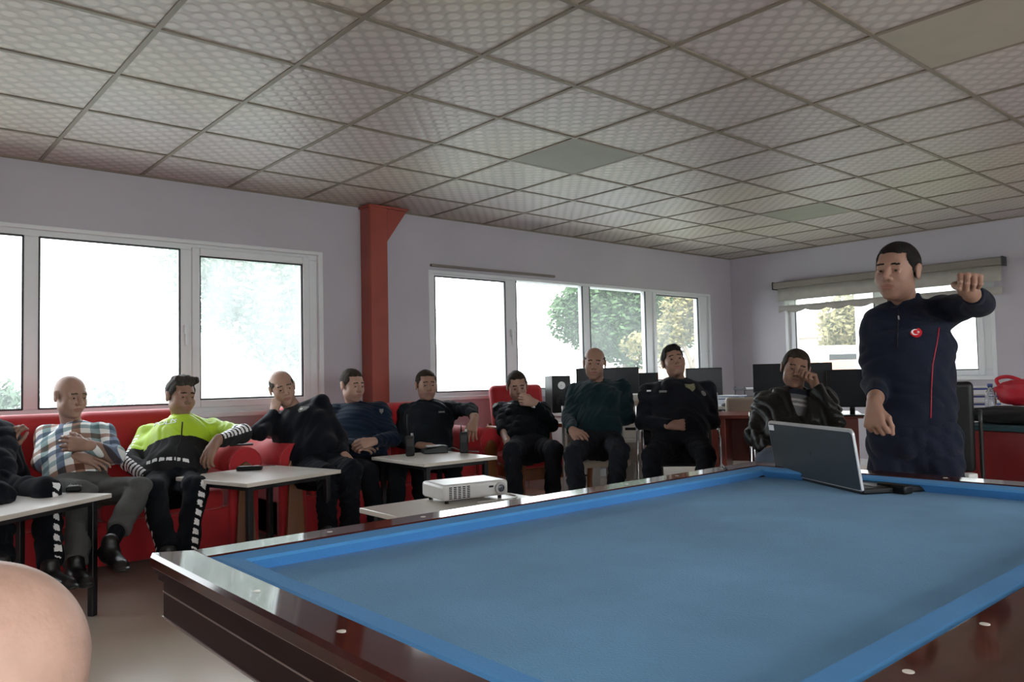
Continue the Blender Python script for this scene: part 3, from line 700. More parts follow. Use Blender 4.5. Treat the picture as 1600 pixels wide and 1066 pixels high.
# corner desk
c = atz(1128, 632, 8.35, 0)
t = thing('corner_desk', 'grey topped corner desk with black front panel', 'desk', (c.x, c.y, 0), -.75)
m().box((-.75, -.3, .735), (.75, .3, .765), .005).build('desk_top', 'wdesk', t)
m().box((-.72, -.27, .50), (.72, -.24, .735), .003).build('front_panel', 'black', t)
for sx_ in (-1, 1): m().box((sx_*.70-.015, -.28, 0), (sx_*.70+.015, .28, .735), .003).build('side_panel', 'black', t)
def paper_stack(label, p, w_, l_, n, rz, seed):
    r = random.Random(seed); q = m()
    for k in range(n): q.mi = r.choice((0, 0, 1)); q.box((-w_/2, -l_/2, .0005+k*.009), (w_/2, l_/2, .009+k*.009), .001, 1, mx=RZ(r.uniform(-.25, .25)) @ T(r.uniform(-.01, .01), r.uniform(-.01, .01), 0))
    o = q.build('paper_stack', ['paper', 'blue']); o.location = p; o.rotation_euler.z = rz; return tag(o, label, 'papers')
pz = .765
paper_stack('tall stack of papers and blue folders on the corner desk', atz(1143, 610, 8.3, pz), .19, .26, 12, .3, 1)
t = thing('letter_tray', 'grey letter tray with leaning papers at the back of the corner desk', 'letter tray', atz(1172, 610, 8.6, pz), -.6)
q = m()
for k in range(3): q.box((-.12, -.16, .001+k*.075), (.12, .16, .006+k*.075)).box((-.12, -.16, .001+k*.075), (-.116, .16, .03+k*.075)).box((.116, -.16, .001+k*.075), (.12, .16, .03+k*.075))
for sx_ in (-1, 1): q.box((sx_*.117-.003, .12, 0), (sx_*.117+.003, .13, .19)).box((sx_*.117-.003, -.13, 0), (sx_*.117+.003, -.12, .19))
q.build('tray_frame', 'plast', t)
m().box((-.10, -.15, .157), (.10, .14, .175), mx=RX(.0)).box((-.10, -.15, .007), (.10, .14, .03)).build('papers', 'paper', t)
for k, (u, w_) in enumerate(((1111, .10), (1112, .10), (1113, .10))):
    o = m().box((-.05, -.04, .001), (.05, .04, .05), .006).build('paper_cup_box', 'white'); o.location = atz(1112, 620, 7.4, .77+k*.055) + Vector((0, 0, 0)); o.rotation_euler.z = -.7
    tag(o, ('bottom', 'middle', 'top')[k] + ' one of three small white boxes stacked behind the officer with folded arms', 'box', 'small white boxes in a stack')
q = m(); q.box((-.07, -.06, .735), (.07, .06, .768), .005).box((-.05, -.04, 0), (.05, .04, .735), .01).box((-.12, -.12, 0), (.12, .12, .03), .01)
o = q.build('pedestal', 'black'); o.location = atz(1112, 620, 7.4, 0); tag(o, 'black pedestal under the three small white boxes', 'pedestal')
o = m().sph((0, 0, .012), (.03, .05, .02)).build('computer_mouse', 'plast'); o.location = atz(1134, 630, 8.1, .765-.0); tag(o, 'black computer mouse on the corner desk before the papers', 'mouse')

def office_chair(label, c, rz, seat_z=.46, back_h=.5, mt='plast', frame='chrome', wd=.5, grp=None, arms=True):
    t = thing('chair', label, 'chair', (c.x, c.y, 0), rz, grp)
    m().box((-wd/2, -.24, seat_z-.07), (wd/2, .22, seat_z), .035, 4).build('seat', mt, t)
    m().box((-wd/2+.01, -.03, 0), (wd/2-.01, .03, back_h), .028, 4, mx=T(0, .255, seat_z+.06) @ RX(-.12)).build('backrest', mt, t)
    for s_ in (-1, 1):
        q = m(); x = s_*(wd/2+.025)
        if arms: q.tube([(x, -.26, .013), (x, -.25, .3), (x, -.22, seat_z+.2), (x, .0, seat_z+.22), (x, .26, seat_z+.2)], .011, 8, 5)
        else: q.tube([(x, -.22, .013), (x, -.2, seat_z-.04)], .011, 8, 1)
        q.tube([(x, -.26, .012), (x, .26, .012)], .011, 8, 1).tube([(x, .26, .013), (x, .24, seat_z-.04), (x*.96, .32, seat_z+back_h*.8)], .011, 8, 4)
        q.build('leg_frame', frame, t)
        if arms: m().box((x-.022, -.2, seat_z+.22), (x+.022, .14, seat_z+.245), .01).build('armrest', 'plast', t)
    m().tube([(-wd/2-.02, .0, seat_z-.075), (wd/2+.02, .0, seat_z-.075)], .01, 8, 1).build('crossbar', frame, t)
    return t
office_chair('beige plastic chair under the bald man in teal sweater', atz(934, 700, 6.35, 0), -.68, mt='beige', frame='silver', wd=.46, arms=False)
office_chair('black chair with chrome frame under the officer with folded arms', atz(1058, 700, 6.3, 0), -.78, wd=.54, back_h=.48)
office_chair('black chair under the man in black leather jacket', atz(1243, 700, 5.25, 0), -.95, back_h=.46)
office_chair('empty beige chair tucked at the corner desk', atz(1158, 640, 7.72, 0), 2.3, mt='beige', frame='silver', wd=.40, back_h=.36, arms=False)
t = office_chair('dark chair with black jacket over its back, right of the standing man', atz(1472, 660, 4.75, 0), 2.0, wd=.30, back_h=.52, arms=False, frame='black')
# cherry desk behind the man in leather jacket
P1 = atz(1092, 657, 6.75, 0); P2 = atz(1350, 657, 6.3, 0); dd = P2-P1; an = math.atan2(dd.y, dd.x); L_ = dd.length
c = (P1+P2)/2
t = thing('cherry_desk', 'cherry red office desk behind the man in leather jacket', 'desk', (c.x, c.y, 0), an)
m().box((-L_/2, 0, .72), (L_/2, .7, .75), .006).build('desk_top', 'brownred', t)
for x in (-L_/2+.16, 0, L_/2-.1): m().box((x-.06, .02, 0), (x+.06, .66, .72), .006).build('leg_panel', 'brownred', t)
m().box((-L_/2+.2, .6, .3), (L_/2-.1, .62, .72)).build('modesty_panel', 'brownred', t)
monitor('wide black monitor behind the head of the man in leather jacket', atz(1238, 600, 6.45, 0), .62, .36, an, .75)
monitor('large black monitor between the leather jacket man and the standing man', atz(1330, 600, 6.2, 0), .36, .30, an-.1, .75)
# red fronted counter at the right edge
c = Vector((5.62, 1.28, 0))
t = thing('red_counter', 'dark red fronted counter at the right edge under the bags', 'counter', c, -.25)
m().box((-.3, -.85, .30), (.3, .62, .72), .008).build('front', 'dkred', t)
m().box((-.33, -.88, .72), (.33, .65, .75), .006).build('counter_top', 'teal', t)
m().box((-.25, -.8, .0), (.25, .57, .30), .004).build('plinth', 'black', t)
m().box((-.32, .62, .0), (-.2, .66, .72), .004).build('side_post', 'brownred', t)
CZ = .75
t = thing('file_drawers', 'grey and blue file drawer unit on the counter behind the bottle', 'file drawers', atz(1529, 650, 5.6, CZ), -1.1)
m().box((-.13, -.12, .001), (.13, .12, .225), .006).build('drawer_case', 'wdesk', t)
for k in range(4):
    d_ = m().box((-.12, -.128, .010+k*.054), (.12, -.118, .042+k*.054), .002, 1).build('drawer', 'paper', t)
    m().box((-.12, -.126, .043+k*.054), (.12, -.121, .056+k*.054), .001, 1).build('drawer_gap', 'blue', t)
t = thing('water_bottle', 'clear plastic water bottle with blue cap on the counter', 'bottle', atz(1549, 650, 5.15, CZ))
pet = mat('clear_plastic_bottle', (.75, .80, .85), .08, .02, 5); pet.node_tree.nodes['Principled BSDF'].inputs['Transmission Weight'].default_value = .85
q = m(); prof = [(.0, .001), (.032, .002), (.034, .01), (.031, .05), (.034, .06), (.034, .15), (.031, .16), (.033, .17), (.028, .20), (.014, .222), (.013, .235)]
b = q.bm; N_ = 24; rings = [[b.verts.new((r*math.cos(2*PI*k/N_), r*math.sin(2*PI*k/N_), z)) for k in range(N_)] for r, z in prof[1:]]
for i in range(len(rings)-1):
    for k in range(N_): f = b.faces.new((rings[i][k], rings[i][(k+1) % N_], rings[i+1][(k+1) % N_], rings[i+1][k])); f.smooth = True
b.faces.new(rings[0][::-1]); b.faces.new(rings[-1]); q.build('bottle_body', pet, t)
m().cyl((0, 0, .233), (0, 0, .255), .0155, n=20).build('cap', 'blue', t)
def soft_bag(name, label, cat, p, dims, rz, mt, seed, strap=None):
    t = thing(name, label, cat, p, rz); q = m(); b = bmesh.new(); bmesh.ops.create_icosphere(b, subdivisions=4, radius=1)
    for v in b.verts:
        n3 = v.co.copy(); e = .75
        c3 = Vector([math.copysign(abs(a)**e, a) for a in n3]); k = 1+.16*mnoise.noise(n3*2.1+Vector((seed, 0, 0)))+.07*mnoise.noise(n3*6+Vector((seed, 3, 0)))
        v.co = Vector((c3.x*dims[0]*k, c3.y*dims[1]*k, max(-.98, c3.z*k)*dims[2]+dims[2]))
    for f in b.faces: f.smooth = True
    q._take(b, None); q.build('bag_body', mt, t)
    if strap: m().tube(strap, .012, 8, 6).build('strap', mt, t)
    return t
soft_bag('black_bag', 'black soft bag lying flat on the counter under the red one', 'bag', atz(1592, 665, 4.95, CZ), (.17, .30, .055), -.3, 'tblack', 4)
soft_bag('red_bag', 'bright red nylon bag on top of the black bag', 'bag', atz(1612, 640, 5.0, CZ+.108), (.13, .19, .085), -.2, 'redcloth', 9, [(-.0, .17, .1), (-.0, .21, .17), (.0, .13, .19), (0, .02, .15)])
t = thing('carton', 'small brown and white carton on a black stool right of the standing man', 'carton', atz(1515, 735, 4.15, .47), -.6)
m().box((-.03, -.03, .001), (.03, .03, .055), .003, 1).build('carton_base', 'beige', t); m().box((-.028, -.028, .055), (.028, .028, .085), .006).build('carton_lid', 'white', t)
q = m(); q.box((-.14, -.14, .44), (.14, .14, .47), .006)
for a_ in (-1, 1):
    for b_ in (-1, 1): q.box((a_*.12-.012, b_*.12-.012, 0), (a_*.12+.012, b_*.12+.012, .44))
o = q.build('stool', 'black'); o.location = atz(1515, 735, 4.15, 0); o.rotation_euler.z = -.6; tag(o, 'low black stool under the small carton', 'stool')

import zlib
def crc(s): return zlib.crc32(s.encode())
# ------------------------------------------------------------------ people: distance-field bodies meshed as one surface
def npv(v): return np.array([v[0], v[1], v[2]], dtype=np.float32)
class Field:
    def __init__(s): s.P = []
    def add(s, fn, lo, hi, k, op): s.P.append((fn, np.minimum(lo, hi), np.maximum(lo, hi), k, op)); return s
    def cap(s, a, b, ra, rb=None, k=.03, op='+', flat=None, endcut=False):
        """tapered limb a->b; flat=(axis, factor) squashes it along axis; endcut makes a flat end at b"""
        a = npv(a); b = npv(b); rb = ra if rb is None else rb; ab = b-a; L2_ = float(ab@ab)+1e-9; R_ = max(ra, rb)
        fx = None
        if flat: fx = npv(Vector(flat[0]).normalized()); fs = 1/flat[1]
        dn = ab/math.sqrt(L2_)
        def fn(p):
            q = p-a
            if fx is not None:
                c = q@fx; aa = ab + fx*(float(ab@fx)*(fs-1)); q = q + np.outer(c*(fs-1), fx).astype(np.float32).reshape(q.shape) if q.ndim == 2 else q
                l2 = float(aa@aa)+1e-9; t_ = np.clip((q@aa)/l2, 0, 1); d = np.linalg.norm(q-t_[:, None]*aa, axis=1)-(ra+(rb-ra)*t_)
                d = d*(flat[1]+(1-flat[1])*.6)
            else:
                t_ = np.clip((q@ab)/L2_, 0, 1); d = np.linalg.norm(q-t_[:, None]*ab, axis=1)-(ra+(rb-ra)*t_)
            if endcut: d = np.maximum(d, (p-b)@dn)
            return d
        return s.add(fn, np.minimum(a, b)-R_, np.maximum(a, b)+R_, k, op)
    def ell(s, c, r, R3=None, k=.03, op='+'):
        c = npv(c); r = np.array(r, dtype=np.float32); A = np.eye(3, dtype=np.float32) if R3 is None else np.array(R3, dtype=np.float32)  # columns = axes
        def fn(p):
            q = (p-c)@A; k0 = np.linalg.norm(q/r, axis=1); k1 = np.linalg.norm(q/(r*r), axis=1)+1e-9; return k0*(k0-1)/k1
        R_ = float(max(r)); return s.add(fn, c-R_, c+R_, k, op)
    def plane(s, c, n, k=.005, box=None):
        """keep the side the normal points away from"""
        c = npv(c); n = npv(Vector(n).normalized())
        lo = np.array([-1e3]*3, dtype=np.float32) if box is None else box[0]; hi = -lo if box is None else box[1]
        return s.add(lambda p: (p-c)@n, lo, hi, k, '&')
    def grid(s, lo, hi, res, warp=None):
        lo = np.array(lo, dtype=np.float32); n = np.ceil((np.array(hi)-lo)/res).astype(int)+1
        D = np.full(n, .3, dtype=np.float32); ax = [lo[i]+np.arange(n[i], dtype=np.float32)*res for i in range(3)]
        for fn, a, b, k, op in s.P:
            pad = k+3*res
            i0 = np.maximum(0, np.floor((a-pad-lo)/res)).astype(int); i1 = np.minimum(n, np.ceil((b+pad-lo)/res)+1).astype(int)
            if (i1 <= i0).any(): continue
            g3 = np.meshgrid(*[ax[i][i0[i]:i1[i]] for i in range(3)], indexing='ij'); sh = g3[0].shape
            p = np.stack([q.ravel() for q in g3], 1); d = fn(p).reshape(sh).astype(np.float32)
            sl = tuple(slice(i0[i], i1[i]) for i in range(3)); E_ = D[sl]
            if op == '+': h = np.maximum(k-np.abs(E_-d), 0)/k; D[sl] = np.minimum(E_, d)-h*h*k*.25
            elif op == '-': d = -d; h = np.maximum(k-np.abs(E_-d), 0)/k; D[sl] = np.maximum(E_, d)+h*h*k*.25
            else: h = np.maximum(k-np.abs(E_-d), 0)/k; D[sl] = np.maximum(E_, d)+h*h*k*.25
        if warp is not None:
            near = np.abs(D) < .04; idx = np.argwhere(near); p = lo+idx.astype(np.float32)*res; D[near] += warp(p).astype(np.float32)
        return D, lo
    def mesh(s, res, lo=None, hi=None, warp=None):
        if lo is None:
            pr = [q for q in s.P if q[4] == '+']; lo = np.min([q[1] for q in pr], 0)-.03; hi = np.max([q[2] for q in pr], 0)+.03
        D, lo = s.grid(lo, hi, res, warp)
        return nets(D, lo, res)
def nets(D, lo, res):
    D[0] = D[-1] = .1; D[:, 0] = D[:, -1] = .1; D[:, :, 0] = D[:, :, -1] = .1
    I = D < 0; n = np.array(D.shape)
    c = np.zeros(n-1, dtype=np.int8)
    for dx in (0, 1):
        for dy in (0, 1):
            for dz_ in (0, 1): c += I[dx:n[0]-1+dx, dy:n[1]-1+dy, dz_:n[2]-1+dz_]
    act = np.argwhere((c > 0) & (c < 8)); vid = np.full(n-1, -1, dtype=np.int64); vid[tuple(act.T)] = np.arange(len(act))
    acc = np.zeros((len(act), 3), dtype=np.float32); cnt = np.zeros(len(act), dtype=np.float32)
    cor = [(x, y, z) for x in (0, 1) for y in (0, 1) for z in (0, 1)]
    for a in cor:
        for ax in range(3):
            if a[ax]: continue
            b = list(a); b[ax] = 1
            va = D[act[:, 0]+a[0], act[:, 1]+a[1], act[:, 2]+a[2]]; vb = D[act[:, 0]+b[0], act[:, 1]+b[1], act[:, 2]+b[2]]
            x = (va < 0) != (vb < 0); t_ = np.where(x, va/(va-vb+1e-12), 0)
            q = np.zeros((len(act), 3), dtype=np.float32)+np.array(a, dtype=np.float32); q[:, ax] += t_
            acc[x] += q[x]; cnt[x] += 1
    V = lo+(act+acc/cnt[:, None])*res; Fs = []
    for ax in range(3):
        s0 = [slice(1, n[i]-1) for i in range(3)]; s0[ax] = slice(0, n[ax]-1); s1 = list(s0); s1[ax] = slice(1, n[ax])
        A = I[tuple(s0)]; B_ = I[tuple(s1)]; e = np.argwhere(A != B_); off = np.array([1, 1, 1]); off[ax] = 0; e0 = e+off
        u, w_ = (ax+1) % 3, (ax+2) % 3; du = np.zeros(3, int); dw = np.zeros(3, int); du[u] = 1; dw[w_] = 1
        q = np.stack([vid[tuple((e0-du-dw).T)], vid[tuple((e0-dw).T)], vid[tuple(e0.T)], vid[tuple((e0-du).T)]], 1)
        ins = A[tuple(e.T)]; q[~ins] = q[~ins][:, ::-1]; Fs.append(q)
    return V, np.concatenate(Fs)
def link_np(name, parts, mats, parent=None, matf=None):
    V = []; Fq = []; o_ = 0
    for v, f in parts: V.append(v); Fq.append(f+o_); o_ += len(v)
    V = np.concatenate(V); Fq = np.concatenate(Fq)
    me = bpy.data.meshes.new(name); me.vertices.add(len(V)); me.vertices.foreach_set('co', V.astype(np.float32).ravel())
    me.loops.add(len(Fq)*4); me.loops.foreach_set('vertex_index', Fq.astype(np.int32).ravel())
    me.polygons.add(len(Fq)); me.polygons.foreach_set('loop_start', np.arange(len(Fq), dtype=np.int32)*4)
    for mm in mats: me.materials.append(M[mm] if isinstance(mm, str) else mm)
    me.polygons.foreach_set('use_smooth', np.ones(len(Fq), dtype=bool))
    if matf is not None:
        cen = V[Fq].mean(1); me.polygons.foreach_set('material_index', matf(cen).astype(np.int32))
    me.update(calc_edges=True)
    o = bpy.data.objects.new(name, me); COL.objects.link(o)
    if parent is not None:
        o.parent = parent; o.matrix_parent_inverse = T(-Vector(parent.location))
    return o
def folds(seed, amp=.006, f=1.0):
    r = np.random.RandomState(seed); K = [r.normal(size=3)*s_ for s_ in (22*f, 34*f, 55*f)]; ph = r.uniform(0, 6, 6); Wp = [r.normal(size=3)*s_ for s_ in (9, 14)]
    def w(p):
        a = np.sin(p@Wp[0]+ph[0])*1.6+np.sin(p@Wp[1]+ph[1])*1.1
        v = np.sin(p@K[0]+a+ph[2])*.5+np.sin(p@K[1]+a*1.3+ph[3])*.32+np.sin(p@K[2]-a+ph[4])*.18
        return amp*(1-2*np.abs(v))*1.0 + amp*.3
    return w

SKIN = {'light': (.40, .24, .18), 'mid': (.31, .175, .125), 'tan': (.23, .125, .085)}
for k_, c_ in SKIN.items():
    M['skin_'+k_] = mat('skin_'+k_, c_, .5, .08, 14, .05, 120, spec=.35)
    M['beard_'+k_] = mat('stubble_'+k_, (c_[0]*.87, c_[1]*.87, c_[2]*.89), .6, .08, 30, spec=.3)  # stubble tint, the jaw's own slightly darker colour
    M['lip_'+k_] = mat('lips_'+k_, (c_[0]*.82, c_[1]*.62, c_[2]*.64), .45, .05, 30)
for k_, c_ in {'hair_black': (.012, .010, .009), 'hair_grey': (.055, .048, .043), 'hair_white': (.26, .25, .24), 'hair_brown': (.03, .022, .016)}.items():
    M[k_] = mat(k_, c_, .7, .35, 60, .5, 160, stretch=(1, 1, .4), spec=.12)
M['eye'] = mat('eye_white', (.26, .24, .23), .2, .02, 20); M['iris'] = mat('dark_iris', (.02, .012, .008), .15, .05, 20)
M['shoe'] = mat('black_leather_shoe', (.012, .011, .011), .35, .2, 10, .1, 40)
M['navy'] = mat('navy_cloth', (.007, .010, .021), .85, .15, 5, .25, 160, sheen=.05, spec=.15)
M['navy2'] = mat('blue_navy_cloth', (.006, .013, .028), .85, .15, 5, .25, 160, sheen=.05, spec=.15)
M['police'] = mat('black_navy_uniform_cloth', (.004, .005, .009), .8, .15, 5, .25, 160, sheen=.05, spec=.15)
M['greenblack'] = mat('dark_green_black_cloth', (.004, .007, .009), .8, .15, 5, .25, 160, spec=.15)
M['tealsw'] = mat('dark_teal_sweater', (.004, .018, .023), .9, .15, 5, .3, 200, sheen=.1, spec=.15)
M['leather'] = mat('black_leather', (.006, .0055, .005), .45, .2, 8, .25, 60, spec=.25)
M['greytrs'] = mat('grey_trouser_cloth', (.095, .095, .090), .9, .1, 12, .2, 200, spec=.15)
M['darktrs'] = mat('dark_trouser_cloth', (.006, .007, .010), .9, .15, 8, .2, 200, spec=.15)
M['slate'] = mat('slate_trouser_cloth', (.011, .012, .016), .9, .15, 8, .2, 200, spec=.15)
M['hivis'] = mat('fluorescent_yellow_green', (.50, .74, .03), .55, .05, 7, .15, 60)
M['tee'] = mat('grey_shirt', (.11, .11, .115), .85, .08, 20, .2, 150)
M['tee2'] = mat('pale_stripe', (.33, .31, .31), .85, .05, 20)
M['jeans'] = mat('denim', (.06, .08, .11), .85, .15, 20, .2, 150)
M['collar'] = mat('dark_collar', (.006, .006, .007), .8, .1, 8)
M['redpipe'] = mat('red_piping', (.50, .012, .03), .5, .05, 8)
M['emred'] = mat('emblem_red', (.62, .008, .02), .45, .03, 20)
M['emwhite'] = mat('emblem_white', (.85, .85, .85), .45, .02, 20)
M['badge'] = mat('grey_embroidered_badge', (.18, .18, .17), .7, .3, 90)
M['gold'] = mat('dull_gold_badge', (.17, .16, .09), .5, .3, 80)

def head_field(o, A, s, hs):
    """o = centre, A = 3x3 columns (lateral, forward, up), s = scale"""
    X, Yf, Z = A; f = Field()
    def p(x, y, z): return o + (X*x + Yf*y + Z*z)*s
    R3 = [[X[i], Yf[i], Z[i]] for i in range(3)]
    def E_(x, y, z, rx, ry, rz, k=.03, op='+', tilt=None): f.ell(p(x, y, z), (rx*s, ry*s, rz*s), R3, k*s, op)
    E_(0, -.012, .032, .076, .096, .084)
    E_(0, .026, -.022, .058, .066, .086)
    E_(0, .032, -.074, .045, .050, .042)
    for sx_ in (-1, 1):
        E_(sx_*.036, .054, -.034, .026, .026, .026)
        E_(sx_*.040, .005, -.062, .018, .03, .03)
        E_(sx_*.0795, -.006, -.004, .008, .020, .033, .006)
        E_(sx_*.083, -.012, .014, .006, .014, .014, .006)
    f.ell(p(0, .070, -.100), (.024*s, .018*s, .016*s), R3, .02*s)
    f.cap(p(-.036, .080, .023), p(.036, .080, .023), .010*s, .010*s, .02*s)
    for sx_ in (-1, 1):
        E_(sx_*.030, .098, -.001, .019, .016, .0125, .012, '-')
        E_(sx_*.030, .0745, -.001, .0155, .0125, .012, .004)
        f.cap(p(sx_*.020, .0855, .0062), p(sx_*.040, .0840, .0055), .0055*s, None, .004*s); f.cap(p(sx_*.021, .0850, -.0085), p(sx_*.039, .0835, -.0080), .0045*s, None, .004*s)
    f.cap(p(0, .084, .018), p(0, .113, -.028), .0078*s, .0120*s, .010*s)
    for sx_ in (-1, 1): E_(sx_*.012, .098, -.034, .009, .011, .008, .006)
    E_(0, .081, -.064, .030, .016, .018, .02)
    f.cap(p(-.020, .088, -.0600), p(.020, .088, -.0600), .0058*s, None, .005*s)
    f.cap(p(-.016, .089, -.0715), p(.016, .089, -.0715), .0068*s, None, .005*s)
    f.cap(p(-.022, .098, -.0660), p(.022, .098, -.0660), .0030*s, None, .004*s, '-')
    return f, p, R3
def head_mat(o, A, s, stubble):
    X, Yf, Z = [npv(a) for a in A]; oo = npv(o)
    def fn(c):
        q = (c-oo)/s; x = q@X; y = q@Yf; z = q@Z; r = np.zeros(len(c), int)
        br = (np.abs(z-.0235-.10*np.abs(x)*(np.abs(x) < .03)+.0) < .0036) & (np.abs(x) > .013) & (np.abs(x) < .046) & (y > .04)
        if stubble: r[(z < -.038-.5*np.abs(x)+.004*np.sin(x*700+z*900)) & (z > -.125) & (y > -.005) & ~((np.abs(x) < .022) & (z > -.078) & (z < -.05))] = 1
        lip = (((x/.027)**2+((z+.066)/.0125)**2) < 1) & (y > .07); r[lip] = 2
        r[br] = 3
        return r
    return fn
def hair_field(o, A, s, style):
    X, Yf, Z = A; f = Field()
    def p(x, y, z): return o + (X*x + Yf*y + Z*z)*s
    R3 = [[X[i], Yf[i], Z[i]] for i in range(3)]
    th = {'short': .007, 'full': .008, 'quiff': .008, 'bald': .0025, 'fringe': .004, 'crop': .0055, 'recede': .006}[style]
    f.ell(p(0, -.012, .032), ((.076+th)*s, (.096+th)*s, (.084+th*1.3)*s), R3, .01)
    if style == 'quiff':
        f.cap(p(-.05, .055, .108), p(.055, .062, .100), .022*s, .026*s, .02); f.ell(p(.0, .01, .105), (.062*s, .07*s, .028*s), R3, .02)
    if style == 'full': f.ell(p(0, .03, .088), (.062*s, .058*s, .038*s), R3, .02)
    def pl(x, y, z, nx_, ny_, nz_, k=.008):
        c = npv(p(x, y, z)); n = npv(X*nx_+Yf*ny_+Z*nz_); big = np.array([1e3]*3, dtype=np.float32); Xn = npv(X)
        f.add(lambda q: (q-c)@n + .0022*np.sin(q[:, 2]*610+q[:, 0]*430)+.0016*np.sin(q[:, 1]*900-q[:, 2]*330) + (.9*np.maximum(0, np.abs((q-c)@Xn)-.030)*(np.abs((q-c)@Xn) < .06) if ny_ > .8 else 0), -big, big, k*s, '&')
    hz_ = {'short': .070, 'full': .062, 'quiff': .068, 'bald': .05, 'fringe': .05, 'crop': .076, 'recede': .080}[style]
    pl(0, .076, hz_, 0, .87, -.50); pl(0, .018, -.015, 0, .72, -.69); pl(0, .0, -.068, 0, 0, -1)
    if style in ('bald', 'fringe'): f.ell(p(0, .02, .095), (.082*s, .12*s, (.062 if style == 'fringe' else .075)*s), R3, .012*s, '-')
    for sx_ in (-1, 1): f.ell(p(sx_*.086, .0, -.008), (.016*s, .022*s, .033*s), R3, .004*s, '-')
    return f

def hand_parts(f, W, D, N, th, s=1.0, curl=.5, spread=.5, point=False, thumb=1.0, cv=(1, 1, 1, 1)):
    """adds a hand: W wrist, D towards knuckles, N out of the back of the hand, th = +1/-1 thumb side"""
    D = D.normalized(); N = (N - D*N.dot(D)).normalized(); Sd = D.cross(N)*th
    f.cap(W-D*.02*s, W+D*.02*s, .026*s, .028*s, .015*s, flat=(N, .72))
    offs = (.030, .010, -.011, -.030); lens = ((.042, .026, .020), (.046, .029, .021), (.042, .027, .020), (.033, .021, .018))
    kn = []
    for i, of in enumerate(offs):
        k_ = W + D*(.088-.004*abs(i-1))*s + Sd*of*s; kn.append(k_)
        f.cap(W+D*.02*s+Sd*of*.62*s, k_, .0145*s, .0115*s, .012*s)
    for i, k_ in enumerate(kn):
        a = curl*(1+.08*i)*cv[i]; dr = (D + Sd*spread*.12*(1.5-i)).normalized(); p_ = k_; ang_ = 0
        if point and i == 0: a = .08
        for j, l in enumerate(lens[i]):
            ang_ += a*(.8 if j == 0 else 1.05); d_ = dr*math.cos(ang_)-N*math.sin(ang_); q = p_+d_*l*s
            f.cap(p_, q, (.0098-.0009*j)*s, (.0092-.0011*j)*s, .003*s); p_ = q
    p_ = W + D*.022*s + Sd*.018*s; d_ = (D*.74+Sd*.56-N*.38*thumb).normalized()
    for j, (l, r) in enumerate(((.046, .0135), (.034, .0105), (.027, .0095))):
        q = p_+d_*l*s; f.cap(p_, q, r*s, (r-.0015)*s, .006*s); p_ = q; d_ = (d_ + D*.35 - N*.30*curl - Sd*.30*curl*thumb).normalized()
    return f

